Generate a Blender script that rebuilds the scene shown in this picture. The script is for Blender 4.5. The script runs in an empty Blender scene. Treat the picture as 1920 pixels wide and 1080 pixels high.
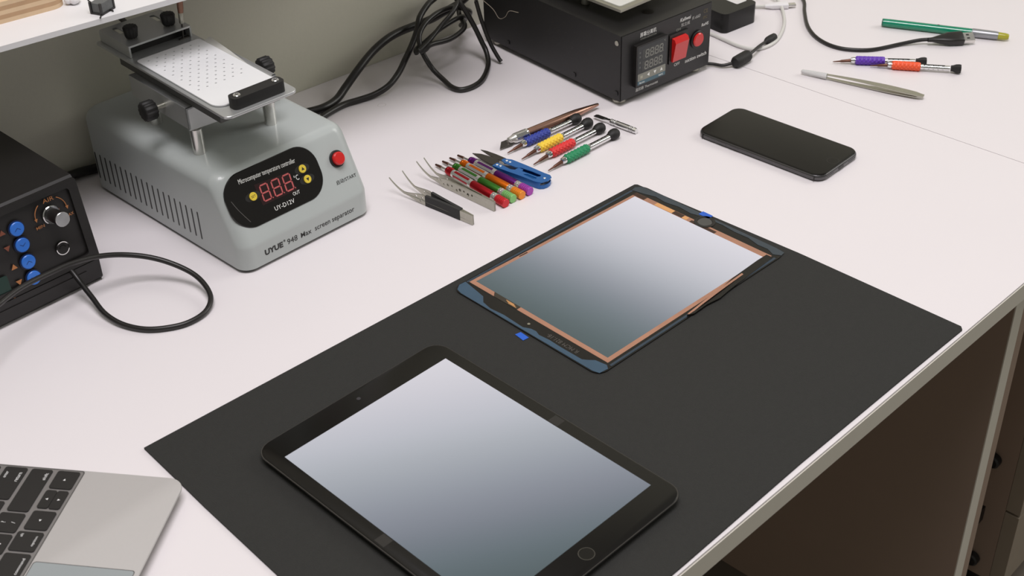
import bpy, bmesh, math, random
from mathutils import Matrix, Vector
random.seed(7)
S = bpy.context.scene
COL = S.collection
MM = 0.001
PI = math.pi

# ------------------------------------------------------------------ camera
cam_d = bpy.data.cameras.new('camera')
cam = bpy.data.objects.new('camera', cam_d)
COL.objects.link(cam)
cam_d.sensor_width = 36.0
cam_d.lens = 2517.1 / 1920 * 36.0
cam_d.clip_start = 0.02
cam_d.clip_end = 50
cam.matrix_world = Matrix(((0.69023, 0.42862, -0.58298, 0), (-0.72305, 0.37761, -0.57845, 0),
                           (-0.02780, 0.82079, 0.57055, 0.6145), (0, 0, 0, 1)))
cam_d.dof.use_dof = True
cam_d.dof.focus_distance = 1.16
cam_d.dof.aperture_fstop = 20
S.camera = cam

# ------------------------------------------------------------------ view
S.view_settings.view_transform = 'Standard'
S.view_settings.look = 'None'
S.view_settings.gamma = 1
S.view_settings.exposure = 0.0
S.view_settings.use_curve_mapping = False

# ------------------------------------------------------------------ world and room light
w = bpy.data.worlds.new('room')
S.world = w
w.use_nodes = True
bg = w.node_tree.nodes['Background']
bg.inputs[0].default_value = (1.0, 0.98, 0.88, 1)
bg.inputs[1].default_value = 0.21


def area(name, loc, target, size, size_y, power, color):
    d = bpy.data.lights.new(name, 'AREA')
    d.shape = 'RECTANGLE'
    d.size, d.size_y, d.energy, d.color = size, size_y, power, color
    o = bpy.data.objects.new(name, d)
    COL.objects.link(o)
    o.location = loc
    o.rotation_euler = (Vector(target) - Vector(loc)).to_track_quat('-Z', 'Y').to_euler()
    return o


area('ceiling_panel_light', (0.36, 0.28, 2.15), (0.6, 0.6, 0), 1.2, 0.8, 37, (1.0, 0.955, 0.985))
area('wall_fill_light', (2.75, -0.4, 1.3), (0.62, 0.95, 0.08), 1.2, 1.0, 19, (1.0, 0.98, 0.93))  # unseen fill, added to brighten the wall below the shelf; not an actual window


# ------------------------------------------------------------------ materials
def lin(c):
    return tuple(((x / 255) / 12.92 if x / 255 <= 0.04045 else ((x / 255 + 0.055) / 1.055) ** 2.4) for x in c) + (1,)


MATS = {}


def M(name, rgb, rough=0.5, metal=0.0, var=0.06, scale=60, bump=0.0, bscale=900, coat=0.0, trans=0.0, spec=0.5, emit=0.0, alpha=1.0, aniso=0):
    if name in MATS:
        return MATS[name]
    m = bpy.data.materials.new(name)
    m.use_nodes = True
    nt = m.node_tree
    p = nt.nodes['Principled BSDF']
    tc = nt.nodes.new('ShaderNodeTexCoord')
    n = nt.nodes.new('ShaderNodeTexNoise')
    n.inputs['Scale'].default_value = scale
    n.inputs['Detail'].default_value = 4
    nt.links.new(tc.outputs['Object'], n.inputs['Vector'])
    mx = nt.nodes.new('ShaderNodeMix')
    mx.data_type = 'RGBA'
    c = lin(rgb)
    mx.inputs[6].default_value = tuple(max(0, x * (1 - var)) for x in c[:3]) + (1,)
    mx.inputs[7].default_value = tuple(min(1, x * (1 + var)) for x in c[:3]) + (1,)
    nt.links.new(n.outputs['Fac'], mx.inputs[0])
    nt.links.new(mx.outputs[2], p.inputs['Base Color'])
    p.inputs['Roughness'].default_value = rough
    p.inputs['Metallic'].default_value = metal
    p.inputs['Coat Weight'].default_value = coat
    p.inputs['Coat Roughness'].default_value = 0.05
    p.inputs['Transmission Weight'].default_value = trans
    p.inputs['Specular IOR Level'].default_value = spec
    p.inputs['Alpha'].default_value = alpha
    if emit:
        nt.links.new(mx.outputs[2], p.inputs['Emission Color'])
        p.inputs['Emission Strength'].default_value = emit
    if bump:
        b = nt.nodes.new('ShaderNodeBump')
        b.inputs['Strength'].default_value = bump
        b.inputs['Distance'].default_value = 0.0006
        n2 = nt.nodes.new('ShaderNodeTexNoise')
        n2.inputs['Scale'].default_value = bscale
        n2.inputs['Detail'].default_value = 3
        nt.links.new(tc.outputs['Object'], n2.inputs['Vector'])
        nt.links.new(n2.outputs['Fac'], b.inputs['Height'])
        nt.links.new(b.outputs['Normal'], p.inputs['Normal'])
    MATS[name] = m
    return m


def glow_gradient_mat(name, du, dv, stops):
    """emissive grey gradient: lit wallpaper on the tablet, painted light on the touch glass, laid out over the panel's own width and height (mm)"""
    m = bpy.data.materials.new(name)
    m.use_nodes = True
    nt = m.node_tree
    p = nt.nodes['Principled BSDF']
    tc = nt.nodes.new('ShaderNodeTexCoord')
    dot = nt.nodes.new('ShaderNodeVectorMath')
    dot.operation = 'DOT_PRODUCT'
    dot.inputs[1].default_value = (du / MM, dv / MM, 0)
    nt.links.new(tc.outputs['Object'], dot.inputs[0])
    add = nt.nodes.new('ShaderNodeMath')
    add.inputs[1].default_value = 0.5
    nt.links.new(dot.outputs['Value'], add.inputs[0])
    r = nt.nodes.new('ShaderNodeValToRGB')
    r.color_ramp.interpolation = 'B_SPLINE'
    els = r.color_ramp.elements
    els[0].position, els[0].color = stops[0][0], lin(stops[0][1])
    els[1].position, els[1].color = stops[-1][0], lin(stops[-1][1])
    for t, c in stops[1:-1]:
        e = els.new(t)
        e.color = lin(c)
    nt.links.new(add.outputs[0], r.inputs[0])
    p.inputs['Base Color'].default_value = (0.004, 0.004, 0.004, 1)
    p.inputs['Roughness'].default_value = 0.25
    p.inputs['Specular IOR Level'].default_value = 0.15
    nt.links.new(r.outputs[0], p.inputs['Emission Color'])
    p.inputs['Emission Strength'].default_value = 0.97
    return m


# ------------------------------------------------------------------ mesh helpers (everything in millimetres)
def T(x=0, y=0, z=0, rz=0, rx=0, ry=0):
    return Matrix.Translation((x, y, z)) @ Matrix.Rotation(rz, 4, 'Z') @ Matrix.Rotation(ry, 4, 'Y') @ Matrix.Rotation(rx, 4, 'X')


def frame(o, ux, uy):
    ux = Vector(ux).normalized()
    uy = Vector(uy)
    uy = (uy - ux * uy.dot(ux)).normalized()
    n = ux.cross(uy)
    m = Matrix((ux, uy, n)).transposed().to_4x4()
    m.translation = Vector(o)
    return m


def rrect(x0, y0, x1, y1, r, n=7):
    pts = []
    if not hasattr(r, '__len__'):
        r = (r,) * 4
    for (cx, cy, a0, rr) in ((x1 - r[0], y1 - r[0], 0, r[0]), (x0 + r[1], y1 - r[1], 90, r[1]), (x0 + r[2], y0 + r[2], 180, r[2]), (x1 - r[3], y0 + r[3], 270, r[3])):
        for i in range(n + 1):
            a = math.radians(a0 + 90 * i / n)
            pts.append((cx + rr * math.cos(a), cy + rr * math.sin(a)))
    return pts


class MB:
    def __init__(self):
        self.b = bmesh.new()

    def faces(self, vs, fs, m=None):
        m = m or Matrix()
        v = [self.b.verts.new(m @ Vector(p)) for p in vs]
        for f in fs:
            try:
                self.b.faces.new([v[i] for i in f])
            except ValueError:
                pass
        return self

    def loft(self, rings, m=None, closed=True, cap=True):
        n = len(rings[0])
        vs = [p for r in rings for p in r]
        fs = []
        for k in range(len(rings) - 1):
            for i in range(n if closed else n - 1):
                j = (i + 1) % n
                fs.append((k * n + i, k * n + j, (k + 1) * n + j, (k + 1) * n + i))
        if cap:
            fs.append(tuple(range(n))[::-1])
            fs.append(tuple((len(rings) - 1) * n + i for i in range(n)))
        return self.faces(vs, fs, m)

    def box(self, x0, y0, z0, x1, y1, z1, m=None):
        return self.prism([(x0, y0), (x1, y0), (x1, y1), (x0, y1)], z0, z1, m)

    def prism(self, poly, z0, z1, m=None):
        return self.loft([[(x, y, z0) for x, y in poly], [(x, y, z1) for x, y in poly]], m)

    def slab(self, poly_fn, zs, m=None):
        """poly_fn(inset) -> outline; zs = [(z, inset), ...]"""
        return self.loft([[(x, y, z) for x, y in poly_fn(i)] for z, i in zs], m)

    def lathe(self, prof, m=None, n=28, fn=None):
        """prof = [(x along axis, radius)] about the local x axis"""
        rings = []
        for k, (x, r) in enumerate(prof):
            rings.append([(x, (fn(x, r, 2 * PI * i / n) if fn else r) * math.cos(2 * PI * i / n), (fn(x, r, 2 * PI * i / n) if fn else r) * math.sin(2 * PI * i / n)) for i in range(n)])
        return self.loft(rings, m)

    def cyl(self, p0, p1, r0, r1=None, n=24, ch=0.0):
        r1 = r0 if r1 is None else r1
        p0, p1 = Vector(p0), Vector(p1)
        d = p1 - p0
        L = d.length
        q = d.to_track_quat('X', 'Z').to_matrix().to_4x4()
        q.translation = p0
        prof = [(0, r0 - ch), (ch, r0), (L - ch, r1), (L, r1 - ch)] if ch else [(0, r0), (L, r1)]
        return self.lathe(prof, q, n)

    def tube(self, pts, r, n=12, sub=8, flat=None):
        P = catmull(pts, sub)
        rings = []
        up = Vector((0, 0, 1))
        for i, p in enumerate(P):
            t = (P[min(i + 1, len(P) - 1)] - P[max(i - 1, 0)]).normalized()
            side = t.cross(up)
            if side.length < 0.05:
                side = t.cross(Vector((1, 0, 0)))
            side.normalize()
            u2 = side.cross(t).normalized()
            a, b = (r, r) if not flat else flat
            rings.append([tuple(p + side * (a * math.cos(2 * PI * k / n)) + u2 * (b * math.sin(2 * PI * k / n))) for k in range(n)])
        return self.loft(rings)

    def ball(self, c, r, m=None, n=16, sz=1.0):
        prof = []
        rings = []
        for i in range(1, n):
            a = PI * i / n
            rings.append([(c[0] + r * math.sin(a) * math.cos(2 * PI * k / (2 * n)), c[1] + r * math.sin(a) * math.sin(2 * PI * k / (2 * n)), c[2] + sz * r * math.cos(a)) for k in range(2 * n)])
        return self.loft(rings, m)

    def xform(self, m):
        bmesh.ops.transform(self.b, matrix=m, verts=self.b.verts)
        return self

    def bevel(self, w, seg=3, ang=30, keep=None):
        es = [e for e in self.b.edges if len(e.link_faces) == 2 and e.calc_face_angle(0) > math.radians(ang) and (keep is None or keep(e))]
        bmesh.ops.bevel(self.b, geom=es, offset=w, segments=seg, profile=0.5, affect='EDGES', clamp_overlap=True)
        return self

    def build(self, name, mat, parent=None, ang=35, smooth=True):
        bmesh.ops.recalc_face_normals(self.b, faces=self.b.faces)
        bmesh.ops.scale(self.b, vec=(MM, MM, MM), verts=self.b.verts)
        me = bpy.data.meshes.new(name)
        self.b.to_mesh(me)
        self.b.free()
        return link(name, me, mat, parent, ang, smooth)


def link(name, me, mat, parent=None, ang=35, smooth=True):
    me.materials.clear()
    me.materials.append(mat)
    if smooth:
        me.polygons.foreach_set('use_smooth', [True] * len(me.polygons))
        me.set_sharp_from_angle(angle=math.radians(ang))
    o = bpy.data.objects.new(name, me)
    COL.objects.link(o)
    if parent is not None:
        o.parent = parent
    return o


def catmull(pts, sub=8):
    P = [Vector(p) for p in pts]
    P = [P[0] * 2 - P[1]] + P + [P[-1] * 2 - P[-2]]
    out = []
    for i in range(1, len(P) - 2):
        for k in range(sub):
            t = k / sub
            a, b, c, d = P[i - 1], P[i], P[i + 1], P[i + 2]
            out.append(0.5 * ((2 * b) + (c - a) * t + (2 * a - 5 * b + 4 * c - d) * t * t + (3 * b - a - 3 * c + d) * t ** 3))
    out.append(P[-2])
    return out


def plate(outlines, t, bev=0.0):
    """flat sheet with holes, thickness t, centred on z=0, returned as MB"""
    cu = bpy.data.curves.new('tmp', 'CURVE')
    cu.dimensions = '2D'
    cu.fill_mode = 'BOTH'
    cu.extrude = t / 2
    for o in outlines:
        s = cu.splines.new('POLY')
        s.points.add(len(o) - 1)
        for i, (x, y) in enumerate(o):
            s.points[i].co = (x, y, 0, 1)
        s.use_cyclic_u = True
    ob = bpy.data.objects.new('tmp', cu)
    me = bpy.data.meshes.new_from_object(ob)
    mb = MB()
    mb.b.from_mesh(me)
    bmesh.ops.remove_doubles(mb.b, verts=mb.b.verts, dist=1e-4)
    bpy.data.objects.remove(ob)
    bpy.data.curves.remove(cu)
    bpy.data.meshes.remove(me)
    return mb


def circ(x, y, r, n=20, ry=None):
    ry = ry or r
    return [(x + r * math.cos(2 * PI * i / n), y + ry * math.sin(2 * PI * i / n)) for i in range(n)]


def text(s, name, mat, parent, m, w=None, h=None, bold=0.0, shear=0.0, t=0.12):
    """lettering laid in the xy plane of frame m (mm); centred; w,h = size of its bounding box in mm"""
    cu = bpy.data.curves.new('tmp', 'FONT')
    cu.body = s
    cu.size = 10
    cu.extrude = 0.01
    cu.offset = bold
    cu.shear = shear
    cu.resolution_u = 3
    ob = bpy.data.objects.new('tmp', cu)
    COL.objects.link(ob)
    bpy.context.view_layer.update()
    me = bpy.data.meshes.new_from_object(ob.evaluated_get(bpy.context.evaluated_depsgraph_get()))
    bpy.data.objects.remove(ob)
    mb = MB()
    mb.b.from_mesh(me)
    vs = mb.b.verts
    if len(vs) == 0:
        return None
    x0, x1 = min(v.co.x for v in vs), max(v.co.x for v in vs)
    y0, y1 = min(v.co.y for v in vs), max(v.co.y for v in vs)
    sx = w / (x1 - x0) if w else None
    sy = h / (y1 - y0) if h else None
    sx = sx or sy
    sy = sy or sx
    for v in vs:
        v.co = Vector(((v.co.x - (x0 + x1) / 2) * sx, (v.co.y - (y0 + y1) / 2) * sy, t / 2 + (t / 2 if v.co.z > 0 else -t / 2)))
    mb.xform(m)
    return mb.build(name, mat, parent, smooth=False)


def thing(name, label, cat, x=0, y=0, z=0, rz=0, group=None):
    o = bpy.data.objects.new(name, None)
    o.empty_display_size = 0.01
    COL.objects.link(o)
    o.location = (x * MM, y * MM, z * MM)
    o.rotation_euler = (0, 0, rz)
    return tag(o, label, cat, group)


def tag(o, label, cat, group=None):
    o['label'] = label
    o['category'] = cat
    if group:
        o['group'] = group
    return o


def struct(o):
    o['kind'] = 'structure'
    return o


def along(a, b):
    return math.atan2(b[1] - a[1], b[0] - a[0])


# palette
m_desk = M('white_laminate', (226, 221, 223), 0.45, var=0.012, scale=8, bump=0.03, bscale=700)
m_edge = M('pale_edging', (214, 210, 198), 0.5, var=0.03)
m_shade_taupe = M('shade_taupe_board', (156, 136, 121), 0.6, var=0.04, scale=12)  # board colour darkened to carry the deep shade under the worktop
m_mat = M('charcoal_leatherette', (45, 45, 43), 0.8, var=0.10, scale=300, bump=0.8, bscale=1300, spec=0.3)
m_black = M('black_plastic', (27, 25, 24), 0.42, var=0.1)
m_rubber = M('black_rubber', (24, 23, 22), 0.6, var=0.1)
m_cable = M('black_cable_sheath', (30, 28, 26), 0.38, var=0.1)
m_blackmetal = M('black_powder_coat', (25, 24, 24), 0.42, var=0.12, scale=400, bump=0.25, bscale=2500)
m_gloss = M('black_gloss', (13, 11, 9), 0.28, var=0.02, spec=0.3)
m_silver = M('polished_steel', (222, 220, 216), 0.24, 0.85, var=0.05)
m_chrome = M('chrome', (225, 225, 225), 0.09, 1.0, var=0.02)
m_steel = M('brushed_steel', (182, 180, 168), 0.32, 0.9, var=0.08, scale=500)
m_sheet = M('satin_aluminium', (196, 198, 197), 0.36, 0.7, var=0.04)
m_grey = M('grey_enamel', (176, 182, 180), 0.34, var=0.02, scale=20, coat=0.25)
m_white = M('white_print', (232, 232, 228), 0.5, var=0.01)
m_ink = M('black_print', (32, 31, 30), 0.5, var=0.02)
m_red = M('red_plastic', (205, 28, 26), 0.3, var=0.04, coat=0.4)
m_yellow = M('yellow_button', (226, 200, 62), 0.45, var=0.03)
m_copper = M('copper_anodised', (176, 138, 122), 0.3, 1.0, var=0.06)
m_bit = M('bronze_bit', (110, 78, 66), 0.35, 0.9, var=0.1)
m_blade = M('dark_blade_steel', (88, 84, 80), 0.35, 0.9, var=0.08)

# ------------------------------------------------------------------ setting
fl = MB().box(-3000, -2500, -760, 5000, 2200, -730).build('floor', M('grey_brown_floor', (120, 110, 100), 0.45, var=0.2, scale=6))
struct(fl)
WM = T(741, 1030, 0, math.radians(-5.2))
wall = MB().box(-1500, 0, -730, 2600, 60, 1500, WM).build('wall_back', M('grey_wall_panel', (206, 204, 188), 0.7, var=0.025, scale=300, bump=0.1, bscale=500))
struct(wall)


def wall_y(x):
    return 1030 - (x - 741) * math.tan(math.radians(5.2))


def front_y(x):
    return 333.9 - 0.0265 * (x - 509)


def worktop(x0, x1, label):
    o = thing('worktop', label, 'worktop', 0, 0, 0)
    poly = [(x0, front_y(x0)), (x1, front_y(x1)), (x1, wall_y(x1) - 0.4), (x0, wall_y(x0) - 0.4)]
    MB().prism(poly, -19, 0).bevel(1.6, 3, 30, keep=lambda e: all(v.co.y < 400 for v in e.verts) and all(v.co.z > -1 for v in e.verts)).build('top_board', m_desk, o)
    ed = [(x0 + 1, front_y(x0) - 0.7), (x1 - 1, front_y(x1) - 0.7), (x1 - 1, front_y(x1) - 0.02), (x0 + 1, front_y(x0) - 0.02)]
    MB().prism(ed, -19, -1.8).build('edge_band', m_edge, o)
    return o


wt = worktop(-300, 1078.2, 'long white laminate worktop carrying the black mat and both tablets')
sp = MB().box(957, 346, -560, 975, 900, -19.0)
side = sp.build('side_panel', m_shade_taupe, wt)
MB().box(957.2, 345, -560, 975, 346, -19.2).build('panel_edge_strip', m_edge, wt)
MB().box(975.2, 352, -560, 1008, 900, -19.2).build('inner_panel', m_shade_taupe, wt)
for yy in (380, 860):
    MB().cyl((975, yy, -730), (975, yy, -560), 14).build('leg', m_black, wt)
wt2 = worktop(1078.9, 2100, 'white laminate worktop beyond the thin seam, holding the green pen')
for yy in (420, 860):
    MB().cyl((2040, yy, -730), (2040, yy, -19), 22).build('leg', m_black, wt2)
MB().box(-290, 346, -730, -272, 900, -19.2).build('side_panel', m_shade_taupe, wt)
# beige drawer cabinet under the right worktop
dc = thing('drawer_cabinet', 'beige drawer cabinet on the floor under the right worktop', 'cabinet', 1243, 400, -730)
MB().box(0, 6, 60, 400, 420, 560).build('body', m_shade_taupe, dc)
for i, (z0, z1) in enumerate(((62, 178), (182, 375), (379, 558))):
    d = MB().box(0, -12, z0, 400, 5.5, z1).bevel(2, 2).build('drawer', M('beige_drawer_front', (150, 138, 122), 0.5), dc)
for (yy, zz) in ((20, 240), (18, 57 + 20)):
    MB().cyl((-12, yy + 12, zz + 10), (0, yy + 12, zz + 10), 9, n=20, ch=2).build('round_fastener', m_blackmetal, dc)
MB().box(-30, 30, 150, 0, 120, 172).build('bracket', m_black, dc)
MB().cyl((-34, 26, 150), (-34, 130, 150), 6).build('chrome_bar', m_chrome, dc)
for (xx, yy) in ((30, 30), (370, 30), (30, 390), (370, 390)):
    MB().cyl((xx, yy, 0), (xx, yy, 60), 18, ch=2).build('foot', m_black, dc)

# shelf above the back of the worktop
SA = math.radians(-9.5)
SM = (530.3, 907.4)
SH = 200
SK = 1.137


def shelf_pt(u, v):
    return (SM[0] + u * math.cos(SA) - v * math.sin(SA), SM[1] + u * math.sin(SA) + v * math.cos(SA))


sh = thing('wall_shelf', 'white wall shelf at top left with a plywood rack on it', 'shelf', 0, 0, 0)
c0, c1 = shelf_pt(-520, -2.5), shelf_pt(330, -2.5)
poly = [c0, c1, (c1[0] + 40, wall_y(c1[0] + 40) - 0.5), (c0[0] + 60, wall_y(c0[0] + 60) - 0.5)]
MB().prism(poly, 195.5, 200).bevel(0.8, 2).build('shelf_board', M('white_shelf_laminate', (222, 221, 222), 0.45, var=0.01), sh)
for xx in (180, 700):
    MB().box(xx, wall_y(xx + 14) - 70, 186, xx + 14, wall_y(xx + 14) - 0.6, 195.5).build('bracket', m_steel, sh)

# things on the shelf
m_ply = M('pale_plywood', (214, 186, 152), 0.6, var=0.12, scale=90)
m_ply2 = M('plywood_dark_layer', (184, 150, 116), 0.65, var=0.15, scale=90)
pr = thing('plywood_rack', 'pale plywood tool rack with rounded corner on the white shelf', 'rack', 391 * SK, 858 * SK, SH, SA)
pr.scale = (SK, SK, SK)
for i in range(5):
    fn = lambda ins: rrect(-190, -14 + 0, 24, 60, (9, 9, 9, 9))
    MB().prism(rrect(-190, -13, 28, 90, 10), i * 3.0, i * 3.0 + 3.0).build('ply_layer', m_ply if i % 2 == 0 else m_ply2, pr)
MB().box(-17, -2, 15, -9, 6, 60).bevel(0.6, 2).build('post', m_ply2, pr)
MB().box(-60, 6, 15, 20, 12, 60).bevel(0.6, 2).build('back_slat', m_ply, pr)
MB().box(-80, -2, 15, -72, 6, 60).bevel(0.6, 2).build('post', m_ply2, pr)
cw = thing('cotton_wad', 'small white cotton wad lying on the white shelf', 'cotton', 423 * SK, 842 * SK, SH)
cw.scale = (SK, SK, SK)
mb = MB()
for i in range(7):
    mb.ball((random.uniform(-5, 5), random.uniform(-4, 4), 3.4), random.uniform(2.6, 3.4), n=8)
mb.build('cotton_body', M('cotton_white', (235, 232, 234), 0.9, var=0.02, bump=0.5), cw)
ec = thing('small_coil', 'small grey electronic coil with black leads on the shelf edge', 'component', 428 * SK, 813.5 * SK, SH, 0.35)
ec.scale = (SK, SK, SK)
MB().box(-6.5, -4.5, 0.6, 6.5, 4.5, 8).bevel(0.8, 2).build('coil_block', M('coil_grey', (92, 94, 94), 0.5, var=0.2, scale=500), ec)
MB().box(-7.2, -5, 0, 7.2, 5, 1.4).box(-7.4, -5, 0.6, -6, -3.4, 8.6).box(6, -5, 0.6, 7.4, -3.4, 8.6).box(-7.4, 3.4, 0.6, -6, 5, 8.8).box(6, 3.4, 0.6, 7.4, 5, 8.8).build('bobbin', m_black, ec)
for a, b in (((-7, -4, 0.8), (-12, -7, 0.8)), ((7, -2, 1), (12, 1, 3)), ((2, -5, 1), (1, -8, 0.8)), ((-3, 5, 6), (-5, 7, 9))):
    MB().cyl(a, b, 0.5, n=8).build('lead', m_black, ec)

# ------------------------------------------------------------------ black desk mat
mat_poly = [(318, 679), (568, 665), (816.5, 651.2), (818.2, 649.2), (819.0, 478), (814.6, 331), (811.5, 328.4), (736.3, 331.2), (606.2, 335.2), (483.3, 336.6), (300, 340.5), (306.8, 516.8), (312, 600), (314.5, 632)]
dm = MB().prism(mat_poly, 0.05, 1.6).bevel(0.5, 2).build('desk_mat', m_mat)
tag(dm, 'large charcoal leatherette mat lying along the front edge of the worktop', 'desk mat')
MZ = 1.6

# ------------------------------------------------------------------ tablet
tb = thing('tablet', 'black bezel tablet with lit grey screen in the foreground', 'tablet', 445.1, 491.8, MZ, -1.5934)
body = lambda i: rrect(-120 + i, -84.75 + i, 120 - i, 84.75 - i, max(2, 13 - i * 0.6), 10)
MB().slab(body, [(0.0, 7), (0.5, 4.5), (1.6, 2.2), (3.2, 0.8), (5.0, 0.1), (5.7, 0.0), (6.1, 0.25)]).build('back_case', M('space_grey_aluminium', (98, 96, 96), 0.3, 1.0, var=0.03), tb)
MB().slab(body, [(5.9, 0.9), (6.4, 0.9), (6.6, 1.2)]).build('front_glass', m_gloss, tb)
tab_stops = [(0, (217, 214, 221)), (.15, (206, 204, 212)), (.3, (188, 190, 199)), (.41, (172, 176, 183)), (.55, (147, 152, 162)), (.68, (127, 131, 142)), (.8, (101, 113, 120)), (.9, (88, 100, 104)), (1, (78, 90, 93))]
MB().box(-98.5, -73.9, 6.45, 98.5, 73.9, 6.68).build('screen', glow_gradient_mat('tablet_display', .7 / 197, -.3 / 148, tab_stops), tb)
hb = plate([circ(0, 0, 5.3, 36), circ(0, 0, 4.95, 36)], 0.25).xform(T(109.3, 0, 6.66)).build('home_button', M('button_ring', (120, 118, 116), 0.25, 1.0), tb)
MB().cyl((109.3, 0, 6.5), (109.3, 0, 6.66), 4.95, n=32).build('button_face', m_gloss, hb)
MB().cyl((-109.6, 0, 6.5), (-109.6, 0, 6.68), 1.6, n=20).build('camera_lens', M('lens_glass', (50, 48, 54), 0.15), tb)
for s in (-1, 1):
    MB().box(5, s * 74.6 if s > 0 else -82.5, 6.58, 14, 82.5 if s > 0 else -74.6, 6.63).build('bezel_reflection', M('bezel_reflection_grey', (36, 34, 33), 0.3), tb)  # lighter patches painted in for reflections on the bezel glass

# ------------------------------------------------------------------ loose touch glass with copper border
dg = thing('touch_glass_panel', 'loose tablet touch glass with copper border and blue film strips', 'touch glass', 703.9, 570.9, MZ, -0.0423)
out = rrect(-114.5, -80.5, 111, 80.5, (10, 9, 9, 10), 8)
m_dgl = M('black_border_glass', (22, 20, 18), 0.22, var=0.1, spec=0.35)
MB().prism(out, 0.05, 1.0).bevel(0.2, 2).build('glass_pane', m_dgl, dg)
m_cu = M('copper_foil', (186, 138, 115), 0.42, 0.4, var=0.18, scale=45)
cu_out = [(-98.8, -74.6), (98.6, -74.6), (98.2, 72.5), (-98.6, 77.2)]
MB().prism(cu_out, 1.0, 1.12).build('copper_border', m_cu, dg)
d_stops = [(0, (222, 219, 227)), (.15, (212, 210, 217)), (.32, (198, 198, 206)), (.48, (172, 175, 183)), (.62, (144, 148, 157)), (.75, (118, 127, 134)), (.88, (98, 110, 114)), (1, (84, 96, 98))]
dg_glow = MB().prism([(-94.4, -70.4), (92.4, -71.4), (92.3, 69.6), (-94.2, 73.6)], 1.0, 1.2).build('display_window', glow_gradient_mat('glass_glow_gradient', -1 / 195, -.07 / 143, d_stops), dg)  # emissive gradient imitates light on the glass; the loose pane has no display
m_film = M('blue_clear_film', (44, 74, 97), 0.3, var=0.25, scale=60, coat=0.5)
film_cam = [(-113.6, -73), (-112, -78.6), (-104, -79.6), (-101.3, -76), (-103.0, -66), (-106.5, -62), (-109.2, -58), (-109.4, -36), (-109.0, -24), (-110.0, -14), (-108.2, -9), (-108.6, -4), (-111.6, 2), (-110.6, 24), (-112.0, 38), (-110.2, 48), (-104.8, 54), (-103.4, 62), (-100.6, 79.4), (-107, 79.8), (-112.5, 76), (-114, 70)]
MB().prism(film_cam, 1.02, 1.22).build('film_strip', m_film, dg)
film_home = [(110.6, -70), (109.5, -79), (104.5, -80), (101.0, -74), (104.5, -66), (104.0, -56), (107.0, -44), (106.5, -30), (108.0, -16), (107.4, -4), (106.0, 8), (104.0, 16), (105.4, 30), (103.0, 44), (104.5, 56), (101.2, 66), (98.5, 79), (104, 80), (109, 76), (110.4, 60)]
m_film2 = M('smoky_blue_film', (36, 50, 62), 0.3, var=0.3, scale=50, coat=0.5)
MB().prism(film_home, 1.02, 1.22).build('film_strip', m_film2, dg)
for s, y in ((1, 79.2), (-1, -79.4)):
    MB().box(-100, min(y, y - s * 2.2), 1.0, 98, max(y, y - s * 2.2), 1.2).build('edge_film', M('dark_blue_film', (34, 52, 68), 0.35, coat=0.3, var=0.2), dg)
MB().cyl((101.5, -1.8, 1.02), (101.5, -1.8, 1.5), 6.2, n=32, ch=0.2).build('home_button', M('button_grey', (74, 74, 72), 0.35, var=0.1), dg)
hb = plate([circ(101.5, -1.8, 9.2, 36), circ(101.5, -1.8, 6.4, 36)], 0.4).xform(T(0, 0, 1.3)).build('button_gasket', m_black, dg)
mtab = M('blue_pull_tab', (34, 92, 196), 0.4, var=0.04)
MB().prism(rrect(107.6, -1, 113.6, 10, 0.6, 2), 1.25, 1.5).build('pull_tab', mtab, dg)
MB().prism([(-122.5, -9.5), (-117, -10), (-116.4, -0.6), (-121.5, 0.4)], 0.15, 0.5).build('pull_tab', mtab, dg)
MB().cyl((-105.6, 1.6, 1.0), (-105.6, 1.6, 1.4), 1.2, n=16).build('camera_hole', m_steel, dg)
text('R MCM 821.18-', 'printed_code', M('faint_print', (78, 74, 70), 0.5), dg, frame((-105.2, -34, 1.02), (0, 1, 0), (-1, 0, 0)), w=32, h=4)
# creased flex ribbon along the front edge and a few foil patches
flex = [(96, -71.2), (96, -77), (60, -79.2), (34, -81.2), (22, -82.6), (8, -80.8), (-8, -81.4), (-14, -79), (0, -77.4), (22, -76.5), (50, -72.4), (84, -71.0)]
MB().prism(flex, 1.15, 2.2).bevel(0.3, 2).build('flex_ribbon', m_dgl, dg)
MB().tube([(60, -74.4, 2.2), (36, -76.0, 2.9), (10, -77.6, 3.0), (-12, -78.6, 1.8)], 0.5, n=8, flat=(1.0, 0.5)).build('ribbon_fold', m_cu, dg)
m_foil = M('bright_copper_foil', (236, 178, 120), 0.35, 0.4, var=0.1)
for (a, b) in (((93.0, 28), (98.0, 48)), ((93.2, 12), (97.6, 17))):
    MB().box(a[0], a[1], 1.12, b[0], b[1], 1.2).build('foil_patch', m_foil, dg)
for (a, b) in (((93.0, 17), (98.0, 28)), ((92.6, -19), (96.2, 8)), ((93, 60), (98, 73))):
    MB().box(a[0], a[1], 1.12, b[0], b[1], 1.22).build('dark_patch', M('brown_gap', (60, 38, 28), 0.4), dg)
MB().prism([(-98.8, 22), (-94.3, 22), (-94.2, 52), (-98.8, 48)], 1.12, 1.24).build('ribbon_connector', M('dark_olive_flex', (52, 46, 38), 0.3, var=0.2), dg)
for i in range(3):
    MB().box(-97.8 + i * 0.9, 24 + i * 2, 1.24, -97.2 + i * 0.9, 33 + i * 2, 1.5).build('wire_glint', m_foil, dg)
MB().prism([(-45, 75.0), (-36, 74.7), (-36, 73.5), (-45, 74)], 1.12, 1.2).build('dark_patch', m_black, dg)

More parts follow.
